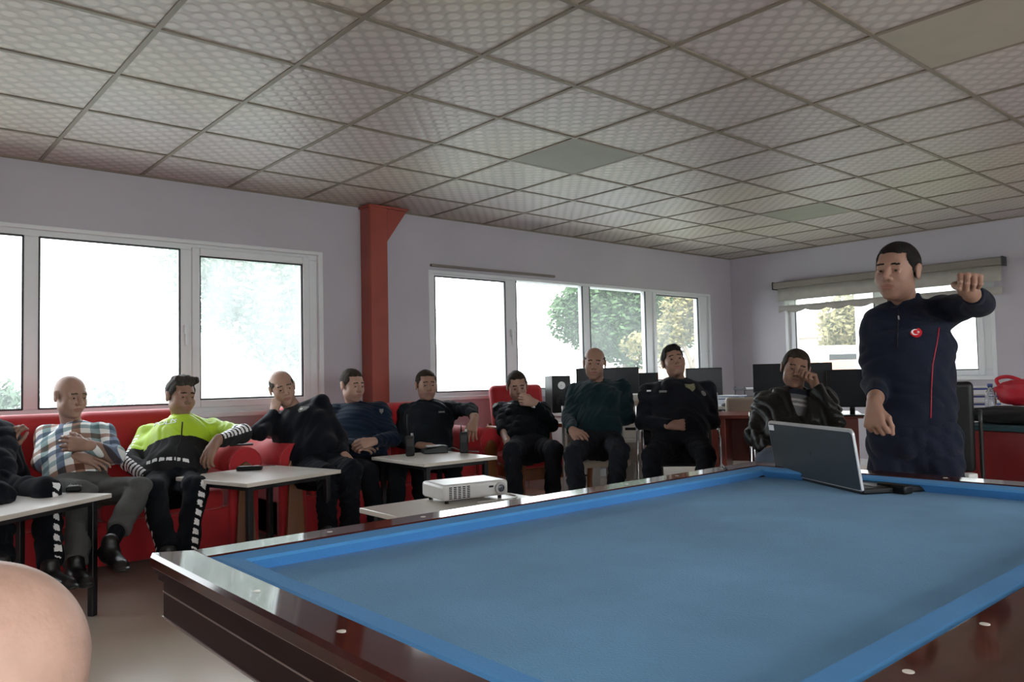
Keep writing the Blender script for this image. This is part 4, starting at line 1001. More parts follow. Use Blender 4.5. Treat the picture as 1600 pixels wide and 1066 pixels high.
def person(label, J, spec):
    """J: joints in the world; spec: looks. Builds body, hair, garments, shoes."""
    sk = spec.get('skin', 'mid'); hs = spec.get('hs', 1.0); bulk = spec.get('bulk', 1.0)
    root = thing('person', label, 'person', (J['pel'].x, J['pel'].y, 0))
    fwd, up = J['hf'].normalized(), J['hu'].normalized(); fwd = (fwd-up*fwd.dot(up)).normalized(); lat = up.cross(fwd).normalized()
    A = (lat, fwd, up); res = spec.get('res', .005); hr = spec.get('hres', .0032)
    neck, pel = J['neck'], J['pel']; shl, shr = J['shl'], J['shr']
    tu = (neck-pel).normalized(); tl = (shl-shr); tl = (tl-tu*tl.dot(tu)).normalized(); tf = tl.cross(tu).normalized()   # lateral(left), up, front
    if tf.dot(J['front']) < 0: tf = -tf
    RT = [[tl[i], tf[i], tu[i]] for i in range(3)]
    Lt = (neck-pel).length
    # body (skin)
    hf_, hp, R3 = head_field(J['head'], A, hs, hs)
    hf_.cap(hp(0, -.024, -.045), neck+tu*.01, .048*hs, .056*hs, .03)
    lo = np.min([npv(hp(0, 0, 0))], 0)-.17*hs; hi = npv(hp(0, 0, 0))+.17*hs
    lo = np.minimum(lo, npv(neck)-.09); hi = np.maximum(hi, npv(neck)+.05)
    hv = hf_.mesh(hr, lo, hi)
    bf = Field()
    bf.cap(neck+tu*.03, neck-tu*.06, .055, .06, .03)
    bf.ell(neck-tu*Lt*.36, (.135*bulk, .085*bulk, Lt*.36), RT, .04); bf.ell(pel+tu*.08, (.13*bulk, .09*bulk, .13), RT, .04)
    bf.cap(shl-tu*.02, shr-tu*.02, .040, None, .04)
    for s_ in 'lr':
        bf.cap(J['sh'+s_], J['el'+s_], .040, .034, .02); bf.cap(J['el'+s_], J['wr'+s_], .036, .0255, .02)
        if 'kn'+s_ in J:
            bf.cap(J['hip'+s_], J['kn'+s_], .062, .045, .03); bf.cap(J['kn'+s_], J['an'+s_], .045, .034, .02)
    if spec.get('bare_shin'): pass
    bv = bf.mesh(.009)
    parts = [hv, bv]
    for s_ in 'lr':
        hd = J.get('h'+s_)
        if hd is None: continue
        hfz = Field(); W = J['wr'+s_]; D = hd[0].normalized()
        hand_parts(hfz, W, D, hd[1], (-1 if s_ == 'r' else 1)*(hd[3] if len(hd) > 3 else 1), spec.get('hand', 1.0)*hs, hd[2], **(hd[4] if len(hd) > 4 else {}))
        fa = (J['wr'+s_]-J['el'+s_]).normalized(); hfz.cap(W-fa*.09, W, .034, .0255, .015)
        parts.append(hfz.mesh(spec.get('handres', .003)))
    hm = head_mat(J['head'], A, hs, spec.get('stubble', True)); oo = npv(J['head'])
    def mf(c):
        r = np.zeros(len(c), int); nearh = np.linalg.norm(c-oo, axis=1) < .15*hs; r[nearh] = hm(c[nearh]); return r
    body = link_np('body', parts, ['skin_'+sk, 'beard_'+sk, 'lip_'+sk, spec.get('brow', 'hair_black')], root, mf)
    body['label'] = 'face, neck and hands'
    for sx_ in (-1, 1):
        q = m(); q.sph(hp(sx_*.030, .0765, -.0015)-Vector(root.location), .0125*hs, 14); q.mi = 1
        gz = spec.get('gaze', (0, 0)); q.sph(hp(sx_*.030+gz[0]*.005, .0845, -.0015+gz[1]*.004)-Vector(root.location), (.0072*hs, .0072*hs, .0062*hs), 10)
        q.build('eye', ['eye', 'iris'], root)
    st = spec.get('hair', 'short')
    if st:
        hw = folds(crc(label) % 1000, (.0032 if st in ('quiff', 'full') else .0014)*hs, 2.2)
        v = hair_field(J['head'], A, hs, st).mesh(hr, npv(J['head'])-.17*hs, npv(J['head'])+.17*hs, hw)
        link_np('hair', [v], [spec.get('hair_mat', 'hair_black')], root)
    # upper garment
    g_ = spec['top']; f = Field(); th = g_.get('th', .016)
    f.cap(neck-tu*.17, pel+tu*.10, .158*bulk+th, (.140*bulk+th)*g_.get('belly', 1), .06, flat=(tf, .68)); f.ell(neck-tu*Lt*.34, (.150*bulk+th, .105*bulk+th, Lt*.30), RT, .08)
    f.ell(pel+tu*(Lt*.26)+tf*.03, (.135*bulk+th, (.100*bulk+th)*g_.get('belly', 1), Lt*.26), RT, .08)
    f.cap(shl-tu*.02, shr-tu*.02, .048+th*.6, None, .06); f.cap(neck-tu*.005, shl, .05, .045, .05); f.cap(neck-tu*.005, shr, .05, .045, .05)
    for s_ in 'lr':
        sh, el, wr = J['sh'+s_], J['el'+s_], J['wr'+s_]; cut = g_.get('cuff', {}).get(s_, 1.0)
        f.cap(sh, el, .047*bulk+th*.75, .041+th*.75, .05)
        if cut > 0:
            e = el.lerp(wr, cut) if cut <= 1 else wr
            f.cap(el, e, .044+th*.8, .032+th*.55, .02, endcut=True)
    f.plane(pel-tu*g_.get('hem', .03), -tu, .012)
    if g_.get('collar', 'stand') == 'stand':
        f.cap(neck-tu*.02, neck+tu*g_.get('ch', .038), .072, .064, .012, endcut=True)
        f.cap(neck+tu*.01, neck+tu*.09, .058, .060, .004, '-')
        if 'ch' in g_: f.ell(neck+fwd*.10+tu*.055, (.034, .06, .045), [[lat[i], fwd[i], up[i]] for i in range(3)], .006, '-')
    elif g_.get('collar') == 'low': f.cap(neck-tu*.02, neck+tu*.02, .070, .066, .012, endcut=True); f.ell(neck+tf*.075-tu*.005, (.045, .05, .055), RT, .01, '-')
    elif g_.get('collar') == 'open': f.ell(neck+tf*.11-tu*.12, (.055, .075, .19), RT, .012, '-')
    Vt = f.mesh(spec.get('gres', .006), warp=folds(crc(label) % 997, g_.get('fold', .0062)))
    mfn = None
    if g_.get('matf'): mfn = g_['matf'](J, tl, tf, tu)
    top = link_np(g_.get('name', 'jacket'), [Vt], g_['mats'], root, mfn)
    if g_.get('label'): top['label'] = g_['label']
    if g_.get('collar') == 'open':
        f2 = Field(); f2.ell(neck-tu*Lt*.33, ((.14*bulk+.008), (.098*bulk+.012), Lt*.40), RT, .05); f2.ell(neck+tf*.06+tu*.03, (.05, .04, .05), RT, .01, '-')
        def tm(c): z = (npv(neck)-c)@npv(tu); r = np.zeros(len(c), int); r[((z > .145) & (z < .165)) | ((z > .185) & (z < .205))] = 1; r[z < .10] = 2; return r
        link_np('shirt', [f2.mesh(.006)], ['tee', 'tee2', 'navy'], root, tm)
    # trousers
    b_ = spec.get('bottom')
    if b_:
        f = Field(); th = b_.get('th', .014)
        f.ell(pel-tu*.0, (.165*bulk+th*.5, .125*bulk+th*.5, .125), RT, .05)
        for s_ in 'lr':
            hp_, kn, an = J['hip'+s_], J['kn'+s_], J['an'+s_]
            f.cap(hp_, kn, .088*bulk+th*.3, .058+th, .045); e = kn.lerp(an, b_.get('cut', {}).get(s_, 1.0)); f.cap(kn, e, .055+th, .044+th*1.1, .025, endcut=True)
        f.plane(pel+tu*.09, tu, .01, (npv(pel)-.30, npv(pel)+.30))
        mfn = b_['matf'](J, tl, tf, tu) if b_.get('matf') else None
        link_np('trousers', [f.mesh(spec.get('gres', .006)+.001, warp=folds(crc(label) % 991+3, b_.get('fold', .007), .9))], b_['mats'], root, mfn)
        for s_ in 'lr':
            an = J['an'+s_]; td = J.get('toe'+s_, (J['kn'+s_]-J['hip'+s_])); td = Vector((td.x, td.y, td.z if 'toe'+s_ in J else 0)).normalized(); sd = Vector((-td.y, td.x, 0)).normalized()
            z0_ = max(an.z-.085, .0) if 'toe'+s_ not in J else an.z-.085
            b0 = Vector((an.x, an.y, an.z))-Vector((0, 0, .05)); f = Field()
            f.cap(b0-td*.05, b0+td*.15-Vector((0, 0, .012)), .042, .036, .03, flat=(Vector((0, 0, 1)), .85)); f.cap(an+Vector((0, 0, .01)), b0, .040, .042, .03)
            f.cap(b0-td*.06-Vector((0, 0, .022)), b0+td*.175-Vector((0, 0, .022)), .034, .036, .01, flat=(Vector((0, 0, 1)), .35))
            link_np('shoe', [f.mesh(.006)], ['shoe'], root)
        if b_.get('sock'):
            for s_ in 'lr': f = Field(); f.cap(J['an'+s_].lerp(J['kn'+s_], .22), J['an'+s_], .040, .038, .01); link_np('sock', [f.mesh(.006)], [b_['sock']], root)
    return root, (tl, tf, tu), A

def surf_patch(root, name, p, n, up, w_, h_, mt, th=.003, shape='disc', label=None):
    """a small flat badge lying on the cloth"""
    n = n.normalized(); x = up.cross(n).normalized(); y = n.cross(x)
    mx = Matrix(((x.x, y.x, n.x, p.x-root.location.x), (x.y, y.y, n.y, p.y-root.location.y), (x.z, y.z, n.z, p.z-root.location.z), (0, 0, 0, 1)))
    q = m()
    if shape == 'disc': pts = [(w_/2*math.cos(a), h_/2*math.sin(a)) for a in [2*PI*k/28 for k in range(28)]]
    elif shape == 'shield': pts = [(-w_/2, h_/2), (0, h_*.42), (w_/2, h_/2), (w_*.48, -.05*h_), (0, -h_/2), (-w_*.48, -.05*h_)]
    else: pts = [(-w_/2, -h_/2), (w_/2, -h_/2), (w_/2, h_/2), (-w_/2, h_/2)]
    q.prism(pts, -.004, th, 'Z', 0, mx); o = q.build(name, mt, root)
    if label: o['label'] = label
    return o
def caster(root, names):
    """nearest cloth point along a sight line through photo point (u,v), with its normal"""
    from mathutils.bvhtree import BVHTree
    obs = [c for c in kids(root) if c.name.split('.')[0] in names]; T_ = []
    for o in obs:
        bt = BVHTree.FromPolygons([root.location*0 + v.co for v in o.data.vertices], [tuple(p.vertices) for p in o.data.polygons]); T_.append(bt)
    def fn(u, v):
        best = None
        for bt in T_:
            h = bt.ray_cast(CAM, ray(u, v).normalized())
            if h[0] is not None and (best is None or h[3] < best[2]): best = (h[0], h[1], h[3])
        if best is None: return None
        n = best[1]
        if n.dot(CAM-best[0]) < 0: n = -n
        return best[0], n
    return fn

def cb(r, u, t): return CR*r + CU*u - _F*t
def facing(p, yaw, pitch=0, roll=0):
    tc_ = (CAM-p); tc_.z = 0; tc_.normalize(); rt = Vector((-tc_.y, tc_.x, 0))
    if rt.dot(CR) < 0: rt = -rt
    y, q = math.radians(yaw), math.radians(pitch)
    f = tc_*math.cos(y)*math.cos(q) + rt*math.sin(y)*math.cos(q) + Vector((0, 0, math.sin(q)))
    rr = math.radians(roll); u = Vector((0, 0, 1))*math.cos(rr) + rt*math.sin(rr)
    return f, (u - f*u.dot(f)).normalized()
def pose(k, d, neck, head, shr, shl, elr, ell, wrr, wrl, pel, knr=None, knl=None, anr=None, anl=None, look=(0, 0, 0), body=0, hd=-.03, pn=True, pd=0,
         el_n=(True, True), wr_n=(True, True), kn_n=(True, True), an_n=(True, True), sd=(0, 0), Lt=.50, nofix=False):
    J = {}; J['neck'] = at(neck[0], neck[1]+(.014*1220/d if not nofix else 0), d); J['head'] = at(*head, d+hd); J['hf'], J['hu'] = facing(J['head'], *look)
    J['shr'] = at(*shr, d+sd[0]); J['shl'] = at(*shl, d+sd[1])
    for s_, q, nn, sh_ in (('r', elr, el_n[0], J['shr']), ('l', ell, el_n[1], J['shl'])): J['el'+s_] = reach(sh_, q, .285*k, nn)
    J['wrr'] = reach(J['elr'], wrr, .25*k, wr_n[0]); J['wrl'] = reach(J['ell'], wrl, .25*k, wr_n[1])
    J['pel'] = reach(J['neck'], pel, Lt*k, pn); J['front'] = facing(J['neck'], body)[0]
    f = J['front']; l = Vector((-f.y, f.x, 0)).normalized()
    if l.dot(J['shl']-J['shr']) < 0: l = -l
    J['hipl'] = J['pel']+l*.085*k; J['hipr'] = J['pel']-l*.085*k
    if knr:
        J['knr'] = reach(J['hipr'], knr, .43*k, kn_n[0]); J['knl'] = reach(J['hipl'], knl, .43*k, kn_n[1])
        for s_, an, nn in (('r', anr, an_n[0]), ('l', anl, an_n[1])):
            kn = J['kn'+s_]
            if an: a = reach(kn, an, .42*k, nn)
            else: a = Vector((kn.x, kn.y, .09))
            if a.z < .088:
                h = kn.z-.088; v = Vector((a.x-kn.x, a.y-kn.y, 0)); L_ = math.sqrt(max(0, (.42*k)**2-h*h)); v = v.normalized()*min(v.length, L_) if v.length > 1e-6 else v; a = Vector((kn.x+v.x, kn.y+v.y, .088))
            J['an'+s_] = a
    return J

# --- plaid cloth
def plaid(J, tl, tf, tu):
    mt = bpy.data.materials.new('plaid_cloth'); mt.use_nodes = True; nt = mt.node_tree; b = nt.nodes['Principled BSDF']; L = nt.links.new
    co = nt.nodes.new('ShaderNodeTexCoord'); ax = []
    for v in (tl, tu):
        n = nt.nodes.new('ShaderNodeVectorMath'); n.operation = 'DOT_PRODUCT'; n.inputs[1].default_value = v; L(co.outputs['Object'], n.inputs[0]); ax.append(n.outputs['Value'])
    def band(src, period, off, cols):
        mm = nt.nodes.new('ShaderNodeMath'); mm.operation = 'MULTIPLY_ADD'; mm.inputs[1].default_value = 1/period; mm.inputs[2].default_value = off; L(src, mm.inputs[0])
        fr = nt.nodes.new('ShaderNodeMath'); fr.operation = 'FRACT'; L(mm.outputs[0], fr.inputs[0])
        r = nt.nodes.new('ShaderNodeValToRGB'); r.color_ramp.interpolation = 'CONSTANT'; e = r.color_ramp.elements
        e[0].position = 0; e[0].color = (*cols[0], 1); e[1].position = 1/len(cols); e[1].color = (*cols[1], 1)
        for i in range(2, len(cols)): x = e.new(i/len(cols)); x.color = (*cols[i], 1)
        L(fr.outputs[0], r.inputs[0]); return r.outputs[0]
    W_ = (.92, .92, .90); a = band(ax[0], .27, .1, [W_, (.17, .22, .33), W_, (.34, .19, .13), (.92, .92, .90), (.30, .42, .43)])
    c = band(ax[1], .25, .3, [W_, (.17, .22, .30), W_, (.36, .22, .17), (.92, .92, .90), (.33, .44, .46)])
    mx = nt.nodes.new('ShaderNodeMixRGB'); mx.blend_type = 'MULTIPLY'; mx.inputs[0].default_value = 1; L(a, mx.inputs['Color1']); L(c, mx.inputs['Color2']); L(mx.outputs[0], b.inputs['Base Color'])
    b.inputs['Roughness'].default_value = .85; return mt

def seg_t(c, a, b):
    a = npv(a); b = npv(b); ab = b-a; t_ = ((c-a)@ab)/(ab@ab); d = np.linalg.norm(c-a-np.clip(t_, 0, 1)[:, None]*ab, axis=1); return t_, d

# 1 plaid shirt
k = 1.06
J = pose(k, 4.78, (113, 668), (110, 619), (72, 680), (162, 678), (66, 722), (181, 712), (120, 714), (136, 696), (122, 770),
         (128, 772), (218, 768), (118, 880), (172, 850), look=(30, -8, 2), body=4, el_n=(True, True), Lt=.5)
J['hr'] = (cb(.9, -.15, -.1), cb(0, .8, .5), .35); J['hl'] = (cb(-.9, .1, .1), cb(0, .3, 1), .4)
J['toel'] = cb(.8, -.1, .8)
r_, ax_, _ = person('elderly bald man in plaid shirt and grey trousers, arms and legs crossed on red sofa', J,
    dict(skin='light', hs=k, hair=None, stubble=False, brow='hair_grey', bulk=1.02,
         top=dict(name='plaid_shirt', mats=['white'], collar='stand', th=.012, fold=.005, hem=.0), bottom=dict(mats=['greytrs'], sock='darktrs', cut={'l': .78, 'r': 1.0})))
for c in kids(r_):
    if c.name.startswith('plaid_shirt'): c.data.materials[0] = plaid(J, *ax_)

# 2 hi-vis
k = 1.06
J = pose(k, 5.12, (284, 660), (282, 619), (232, 680), (333, 672), (203, 722), (379, 678), (236, 746), (338, 690), (272, 762),
         (238, 768), (305, 763), (262, 862), (290, 870), look=(28, -4, 3), body=6, sd=(0, .0), nofix=True, Lt=.5)
J['hr'] = (cb(.35, -.75, .4), cb(-.3, .4, .8), .5); J['hl'] = (cb(-.45, -.85, .15), cb(-.2, .5, .9), .35, 1, dict(spread=.9))
def m_hv(J, tl, tf, tu):
    pel = npv(J['pel']); A_ = [npv(v) for v in (tl, tf, tu)]
    def fn(c):
        h = (c-pel)@A_[2]; x = (c-pel)@A_[0]; y = (c-pel)@A_[1]; r = np.where(h > .285, 0, 1)
        for s_, sg in (('r', -1), ('l', 1)):
            tu_, du = seg_t(c, J['sh'+s_], J['el'+s_]); tf_, df = seg_t(c, J['el'+s_], J['wr'+s_])
            onu = (du < .085) & (tu_ > .30) & (du < df+.0) ; onf = (df < .08) & (tf_ > -.12) & (df <= du)
            r[onu & (tu_ < .78 if s_ == 'r' else tu_ < .85)] = 0; r[onu & (tu_ >= (.78 if s_ == 'r' else .85))] = 1; r[onf] = 1
            a = npv(J['el'+s_]); ax = npv((J['wr'+s_]-J['el'+s_]).normalized()); q = (c-a); out = q@A_[0]*sg*.8+q@A_[1]*.6 if s_ == 'r' else q@A_[1]*.8+q@A_[2]*.6
            au = npv((J['el'+s_]-J['sh'+s_]).normalized()); qs = c-npv(J['sh'+s_]); su = qs@au; sf = q@ax
            pu = qs-np.outer(su, au); pf = q-np.outer(sf, ax)
            od = npv((tl*sg*.8+tf*.6).normalized()) if s_ == 'r' else npv(cb(.25, .9, .35).normalized())
            cu = (pu@od)/(np.linalg.norm(pu, axis=1)+1e-6); cf = (pf@od)/(np.linalg.norm(pf, axis=1)+1e-6)
            side_u = pu@npv(tu.cross(od_v := Vector(od.tolist())).normalized()) if False else 0
            r[onu & (cu > .62) & (np.mod(su+cu*.03, .034) < .020) & (tu_ > (.3 if s_ == 'r' else .8))] = 2
            r[onf & (cf > .62) & (np.mod(sf+cf*.03, .034) < .021) & (tf_ < .93)] = 2
        torso = (y > .05) & (r == 1)
        w_ = np.abs(h-(.105-.16*(x+.02))) < .011
        r[torso & w_ & (np.mod(x, .045) < .033) & (np.abs(x) < .13)] = 2
        return r
    return fn
def m_hvt(J, tl, tf, tu):
    def fn(c):
        r = np.zeros(len(c), int)
        for s_, sg in (('r', -1), ('l', 1)):
            t_, d = seg_t(c, J['kn'+s_], J['an'+s_]); a = npv(J['kn'+s_]); ax = npv((J['an'+s_]-J['kn'+s_]).normalized()); q = c-a; s1 = q@ax; pq = q-np.outer(s1, ax)
            od = npv((tl*sg*.85+tf*.5).normalized()); cc = (pq@od)/(np.linalg.norm(pq, axis=1)+1e-6)
            r[(d < .09) & (t_ > -.05) & (t_ < .97) & (cc > .955) & (np.mod(s1, .06) < .036)] = 1
        return r
    return fn
r_, (tl, tf, tu), _ = person('officer in fluorescent yellow and black jacket with reflective chevrons, arm on sofa', J,
    dict(skin='mid', hs=k, hair='quiff', hair_mat='hair_grey', bulk=1.12, gres=.0048,
         top=dict(name='high_visibility_jacket', mats=['hivis', 'tblack', 'reflect'], matf=m_hv, th=.024, fold=.007, cuff={'l': .92}),
         bottom=dict(mats=['darktrs', 'reflect'], matf=m_hvt)))
def on_cloth_text(root, txt, u0, v0, u1, v1, size, mt, garment, name='lettering', label=None):
    """flat letters laid on the cloth between two photo points"""
    cs = caster(root, garment); a = cs(u0, v0); b = cs(u1, v1)
    if not a or not b: print('text miss', txt); return
    cv = bpy.data.curves.new(name, 'FONT'); cv.body = txt; cv.size = 1; cv.extrude = 0; cv.align_x = 'LEFT'
    o = bpy.data.objects.new(name, cv); COL.objects.link(o); bpy.context.view_layer.update()
    me = bpy.data.meshes.new_from_object(o.evaluated_get(bpy.context.evaluated_depsgraph_get())); bpy.data.objects.remove(o)
    w0 = max(v.co.x for v in me.vertices); x = (b[0]-a[0]); wl = x.length; x.normalize(); n = (a[1]+b[1]).normalized(); n = (n-x*n.dot(x)).normalized(); y = n.cross(x)
    if y.z < 0: y = -y; 
    sc = wl/w0; hy = size
    hmax = max(v.co.y for v in me.vertices)
    for v in me.vertices: v.co = a[0]+x*v.co.x*sc+y*v.co.y*hy/hmax+n*.010-root.location
    me.materials.append(M[mt]); q = bpy.data.objects.new(name, me); COL.objects.link(q); q.parent = root
    md = q.modifiers.new('thick', 'SOLIDIFY'); md.thickness = .004; md.offset = 0
    if label: q['label'] = label
    return q
on_cloth_text(r_, 'POLİS', 241, 668, 276, 662, .040, 'reflect', ['high_visibility_jacket'], label='silver letters on the chest')
cs = caster(r_, ['high_visibility_jacket'])
def cloth_line(root, cs, pts, r, mt, name, lift=.001):
    P_ = []
    for i in range(len(pts)-1):
        for k_ in range(6):
            t_ = k_/6; h = cs(pts[i][0]+(pts[i+1][0]-pts[i][0])*t_, pts[i][1]+(pts[i+1][1]-pts[i][1])*t_)
            if h: P_.append(h[0]+h[1]*lift-root.location)
    if len(P_) > 2: return m().tube(P_, r, 6, 1).build(name, mt, root)
cloth_line(r_, cs, [(285, 660), (283, 690), (277, 700), (274, 745)], .004, 'collar', 'zip')

# 3 balding officer leaning on his fist
k = 1.06
J = pose(k, 5.62, (462, 642), (441, 606), (430, 660), (500, 632), (404, 676), (531, 682), (428, 645), (538, 712), (500, 735),
         (510, 742), (548, 735), (512, 830), (546, 830), look=(12, -6, -14), body=8, wr_n=(False, True), hd=-.05, Lt=.5, sd=(-.05, .05))
J['hr'] = (cb(.15, .9, -.2), cb(-.4, .1, .9), 1.3); J['hl'] = (cb(.5, -.6, .4), cb(0, .6, .7), .6)
r_, ax_, _ = person('balding officer in dark uniform resting cheek on his fist, leaning on red sofa arm', J,
    dict(skin='light', hs=k, hair='fringe', hair_mat='hair_grey', bulk=1.15, stubble=False, brow='hair_grey',
         top=dict(name='uniform_jacket', mats=['police'], th=.018), bottom=dict(mats=['darktrs'])))
def badge(root, gar, u, v, w_, h_, mt, shape='disc', name='badge', label=None, up=Vector((0, 0, 1)), lift=.004):
    h = caster(root, gar)(u, v)
    if h: return surf_patch(root, name, h[0], h[1], up, w_, h_, mt, lift, shape, label)
    print('badge miss', u, v)
badge(r_, ['uniform_jacket'], 406, 653, .060, .050, 'emwhite', label='round white sleeve badge'); badge(r_, ['uniform_jacket'], 405, 652, .034, .028, 'badge', lift=.006, name='badge_centre')
badge(r_, ['uniform_jacket'], 472, 640, .075, .075, 'badge', 'shield', label='grey shield badge on chest')
badge(r_, ['uniform_jacket'], 471, 640, .022, .022, 'emwhite', lift=.006, name='badge_centre')
badge(r_, ['uniform_jacket'], 478, 610, .05, .018, 'badge', 'rect', name='shoulder_mark')

# 4 young officer with clasped hands
k = 1.05
J = pose(k, 6.02, (553, 634), (550, 602), (523, 645), (595, 643), (520, 690), (614, 686), (556, 698), (584, 690), (572, 732),
         (575, 738), (622, 732), (590, 820), (615, 820), look=(34, -6, 0), body=10)
J['hr'] = (cb(.8, .1, .3), cb(-.2, .6, .7), .6); J['hl'] = (cb(-.8, -.15, .4), cb(.3, .6, .7), .6)
r_, ax_, _ = person('young officer in navy jacket with short dark hair and hands clasped in his lap', J,
    dict(skin='light', hs=k, hair='crop', hair_mat='hair_brown', bulk=1.08, top=dict(name='jacket', mats=['navy2'], th=.02), bottom=dict(mats=['darktrs'])))
badge(r_, ['jacket'], 596, 643, .03, .04, 'badge', 'shield', label='small sleeve badge')

# 5 officer with arm over the sofa
k = 1.06
J = pose(k, 6.45, (668, 630), (666, 602), (634, 644), (705, 640), (628, 690), (735, 640), (655, 696), (742, 655), (672, 718),
         (655, 730), (708, 728), (662, 810), (705, 810), look=(14, 0, 0), body=0, wr_n=(True, True))
J['hr'] = (cb(.9, -.1, .3), cb(0, .8, .5), .4); J['hl'] = (cb(-.25, -.95, .1), cb(-.2, .3, .9), .3, 1, dict(spread=1.1))
r_, ax_, _ = person('officer in dark jacket with one arm hanging over the red sofa arm', J,
    dict(skin='mid', hs=k, hair='crop', hair_mat='hair_brown', bulk=1.1, top=dict(name='jacket', mats=['greenblack'], th=.02, cuff={'l': .75}), bottom=dict(mats=['darktrs'])))
on_cloth_text(r_, 'POLİS', 733, 642, 752, 644, .030, 'badge', ['jacket'], label='grey sleeve letters')
badge(r_, ['jacket'], 690, 644, .05, .012, 'badge', 'rect', name='name_strip')

# 6 officer in armchair, hand at mouth
k = 1.06
J = pose(k, 6.72, (814, 630), (808, 603), (782, 641), (847, 640), (786, 672), (862, 664), (794, 695), (836, 630), (826, 702),
         (800, 706), (866, 704), (808, 800), (862, 800), look=(8, -14, -4), body=4, wr_n=(True, True), hd=-.06)
J['hr'] = (cb(.2, -.6, .6), cb(-.2, .7, .6), .5); J['hl'] = (cb(-.9, .25, .2), cb(.1, .2, .95), .9)
r_, ax_, _ = person('officer in dark uniform sitting in the red armchair with his hand over his mouth', J,
    dict(skin='light', hs=k, hair='crop', hair_mat='hair_brown', bulk=1.08, top=dict(name='uniform_jacket', mats=['greenblack'], th=.016, cuff={'r': .18}), bottom=dict(mats=['slate'])))
badge(r_, ['uniform_jacket'], 773, 634, .05, .06, 'badge', 'shield', label='pale sleeve badge'); badge(r_, ['uniform_jacket'], 796, 631, .05, .02, 'badge', 'rect', name='name_strip')
badge(r_, ['uniform_jacket'], 833, 636, .045, .014, 'emwhite', 'rect', name='name_strip')

# 7 bald man in teal sweater
k = 1.07
J = pose(k, 6.25, (933, 598), (929, 568), (898, 612), (974, 606), (888, 655), (982, 652), (894, 672), (930, 664), (934, 694),
         (896, 712), (968, 706), (905, 800), (958, 800), look=(-2, -2, 2), body=0, Lt=.52)
J['hr'] = (cb(.3, -.3, .8), cb(-.5, .7, .3), .7); J['hl'] = (cb(-.8, -.35, .4), cb(.1, .6, .8), .55)
r_, ax_, _ = person('bald man in dark teal sweater with hands joined, on a white chair', J,
    dict(skin='mid', hs=k, hair='bald', hair_mat='hair_brown', bulk=1.1, top=dict(name='sweater', mats=['tealsw'], collar='low', th=.018), bottom=dict(mats=['slate'])))

# 8 officer with folded arms
k = 1.08
J = pose(k, 6.1, (1060, 598), (1052, 566), (1014, 613), (1104, 609), (1004, 660), (1114, 660), (1048, 665), (1070, 657), (1062, 698),
         (1018, 714), (1102, 712), (1022, 800), (1100, 800), look=(12, 16, -8), body=2, el_n=(True, True), Lt=.52, hd=.0)
J['hr'] = (cb(.9, .05, .0), cb(0, .4, .9), .4); J['hl'] = (cb(-.95, .0, .1), cb(0, .2, .95), .5)
r_, ax_, _ = person('stout officer with thick dark hair and folded arms looking upward', J,
    dict(skin='mid', hs=k, hair='full', hair_mat='hair_black', bulk=1.28, top=dict(name='uniform_jacket', mats=['police'], collar='low', th=.02), bottom=dict(mats=['darktrs'])))
badge(r_, ['uniform_jacket'], 1079, 607, .075, .080, 'gold', 'shield', label='dull gold shield badge'); badge(r_, ['uniform_jacket'], 1099, 615, .040, .046, 'badge', label='grey round sleeve badge')
badge(r_, ['uniform_jacket'], 1014, 611, .035, .012, 'emwhite', 'rect', name='name_strip'); badge(r_, ['uniform_jacket'], 1036, 612, .065, .016, 'badge', 'rect', name='name_strip')

# 9 leather jacket
k = 1.05
J = pose(k, 5.08, (1243, 614), (1243, 576), (1197, 630), (1290, 624), (1178, 682), (1306, 662), (1204, 705), (1274, 604), (1240, 722),
         (1200, 725), (1290, 725), (1200, 820), (1290, 820), look=(6, -4, 12), body=-2, wr_n=(True, False), Lt=.52)
J['hr'] = (cb(.3, -.5, .6), cb(-.3, .7, .6), .6); J['hl'] = (cb(-.35, .85, .2), cb(.8, .2, -.3), 1.1)
r_, ax_, _ = person('man in black leather jacket over grey shirt leaning his head on his hand', J,
    dict(skin='tan', hs=k, hair='short', hair_mat='hair_brown', bulk=1.2, top=dict(name='leather_jacket', mats=['leather'], collar='open', th=.024, fold=.008), bottom=dict(mats=['jeans'])))
cs = caster(r_, ['shirt', 'leather_jacket'])

# 10 man standing and pointing
k = 1.0
J = pose(k, 3.42, (1413, 478), (1402, 424), (1376, 503), (1470, 486), (1372, 600), (1530, 474), (1366, 634), (1510, 450), (1428, 688),
         look=(-22, -2, 4), body=4, wr_n=(True, True), hd=-.04, Lt=.56, sd=(.02, .02))
f = J['front']; l = (J['hipl']-J['hipr']).normalized()
for s_, sg in (('l', 1), ('r', -1)):
    h = J['hip'+s_]; kx = h+l*sg*.03; J['kn'+s_] = Vector((kx.x, kx.y, h.z*.54))+f*.02; J['an'+s_] = Vector((kx.x, kx.y, .09))+l*sg*.02; J['toe'+s_] = f+l*sg*.25
J['hr'] = (cb(-.25, -.8, .55), cb(-.75, .2, .6), 1.5); J['hl'] = (cb(-.32, .42, .8), cb(.2, .85, -.3), 1.35, 1, dict(thumb=1.3))
print('standing', J['head'].z+.115, J['pel'].z, J['wrl'], J['shl'], J['ell'])
r_, (tl, tf, tu), A = person('standing man in navy tracksuit jacket with red piping, pointing toward the camera', J,
    dict(skin='mid', hs=1.06, hair='recede', hair_mat='hair_black', bulk=1.04, hres=.0026, gres=.0045, handres=.0024,
         top=dict(name='tracksuit_jacket', mats=['navy'], th=.020, ch=.068, hem=.10, fold=.006, cuff={'r': .62, 'l': .55}), bottom=dict(mats=['navy'], th=.026)))
G_ = ['tracksuit_jacket']
em = badge(r_, G_, 1431, 520, .046, .046, 'emred', name='emblem', label='round red emblem with white crescent and star', lift=.005)
h = caster(r_, G_)(1431, 520)
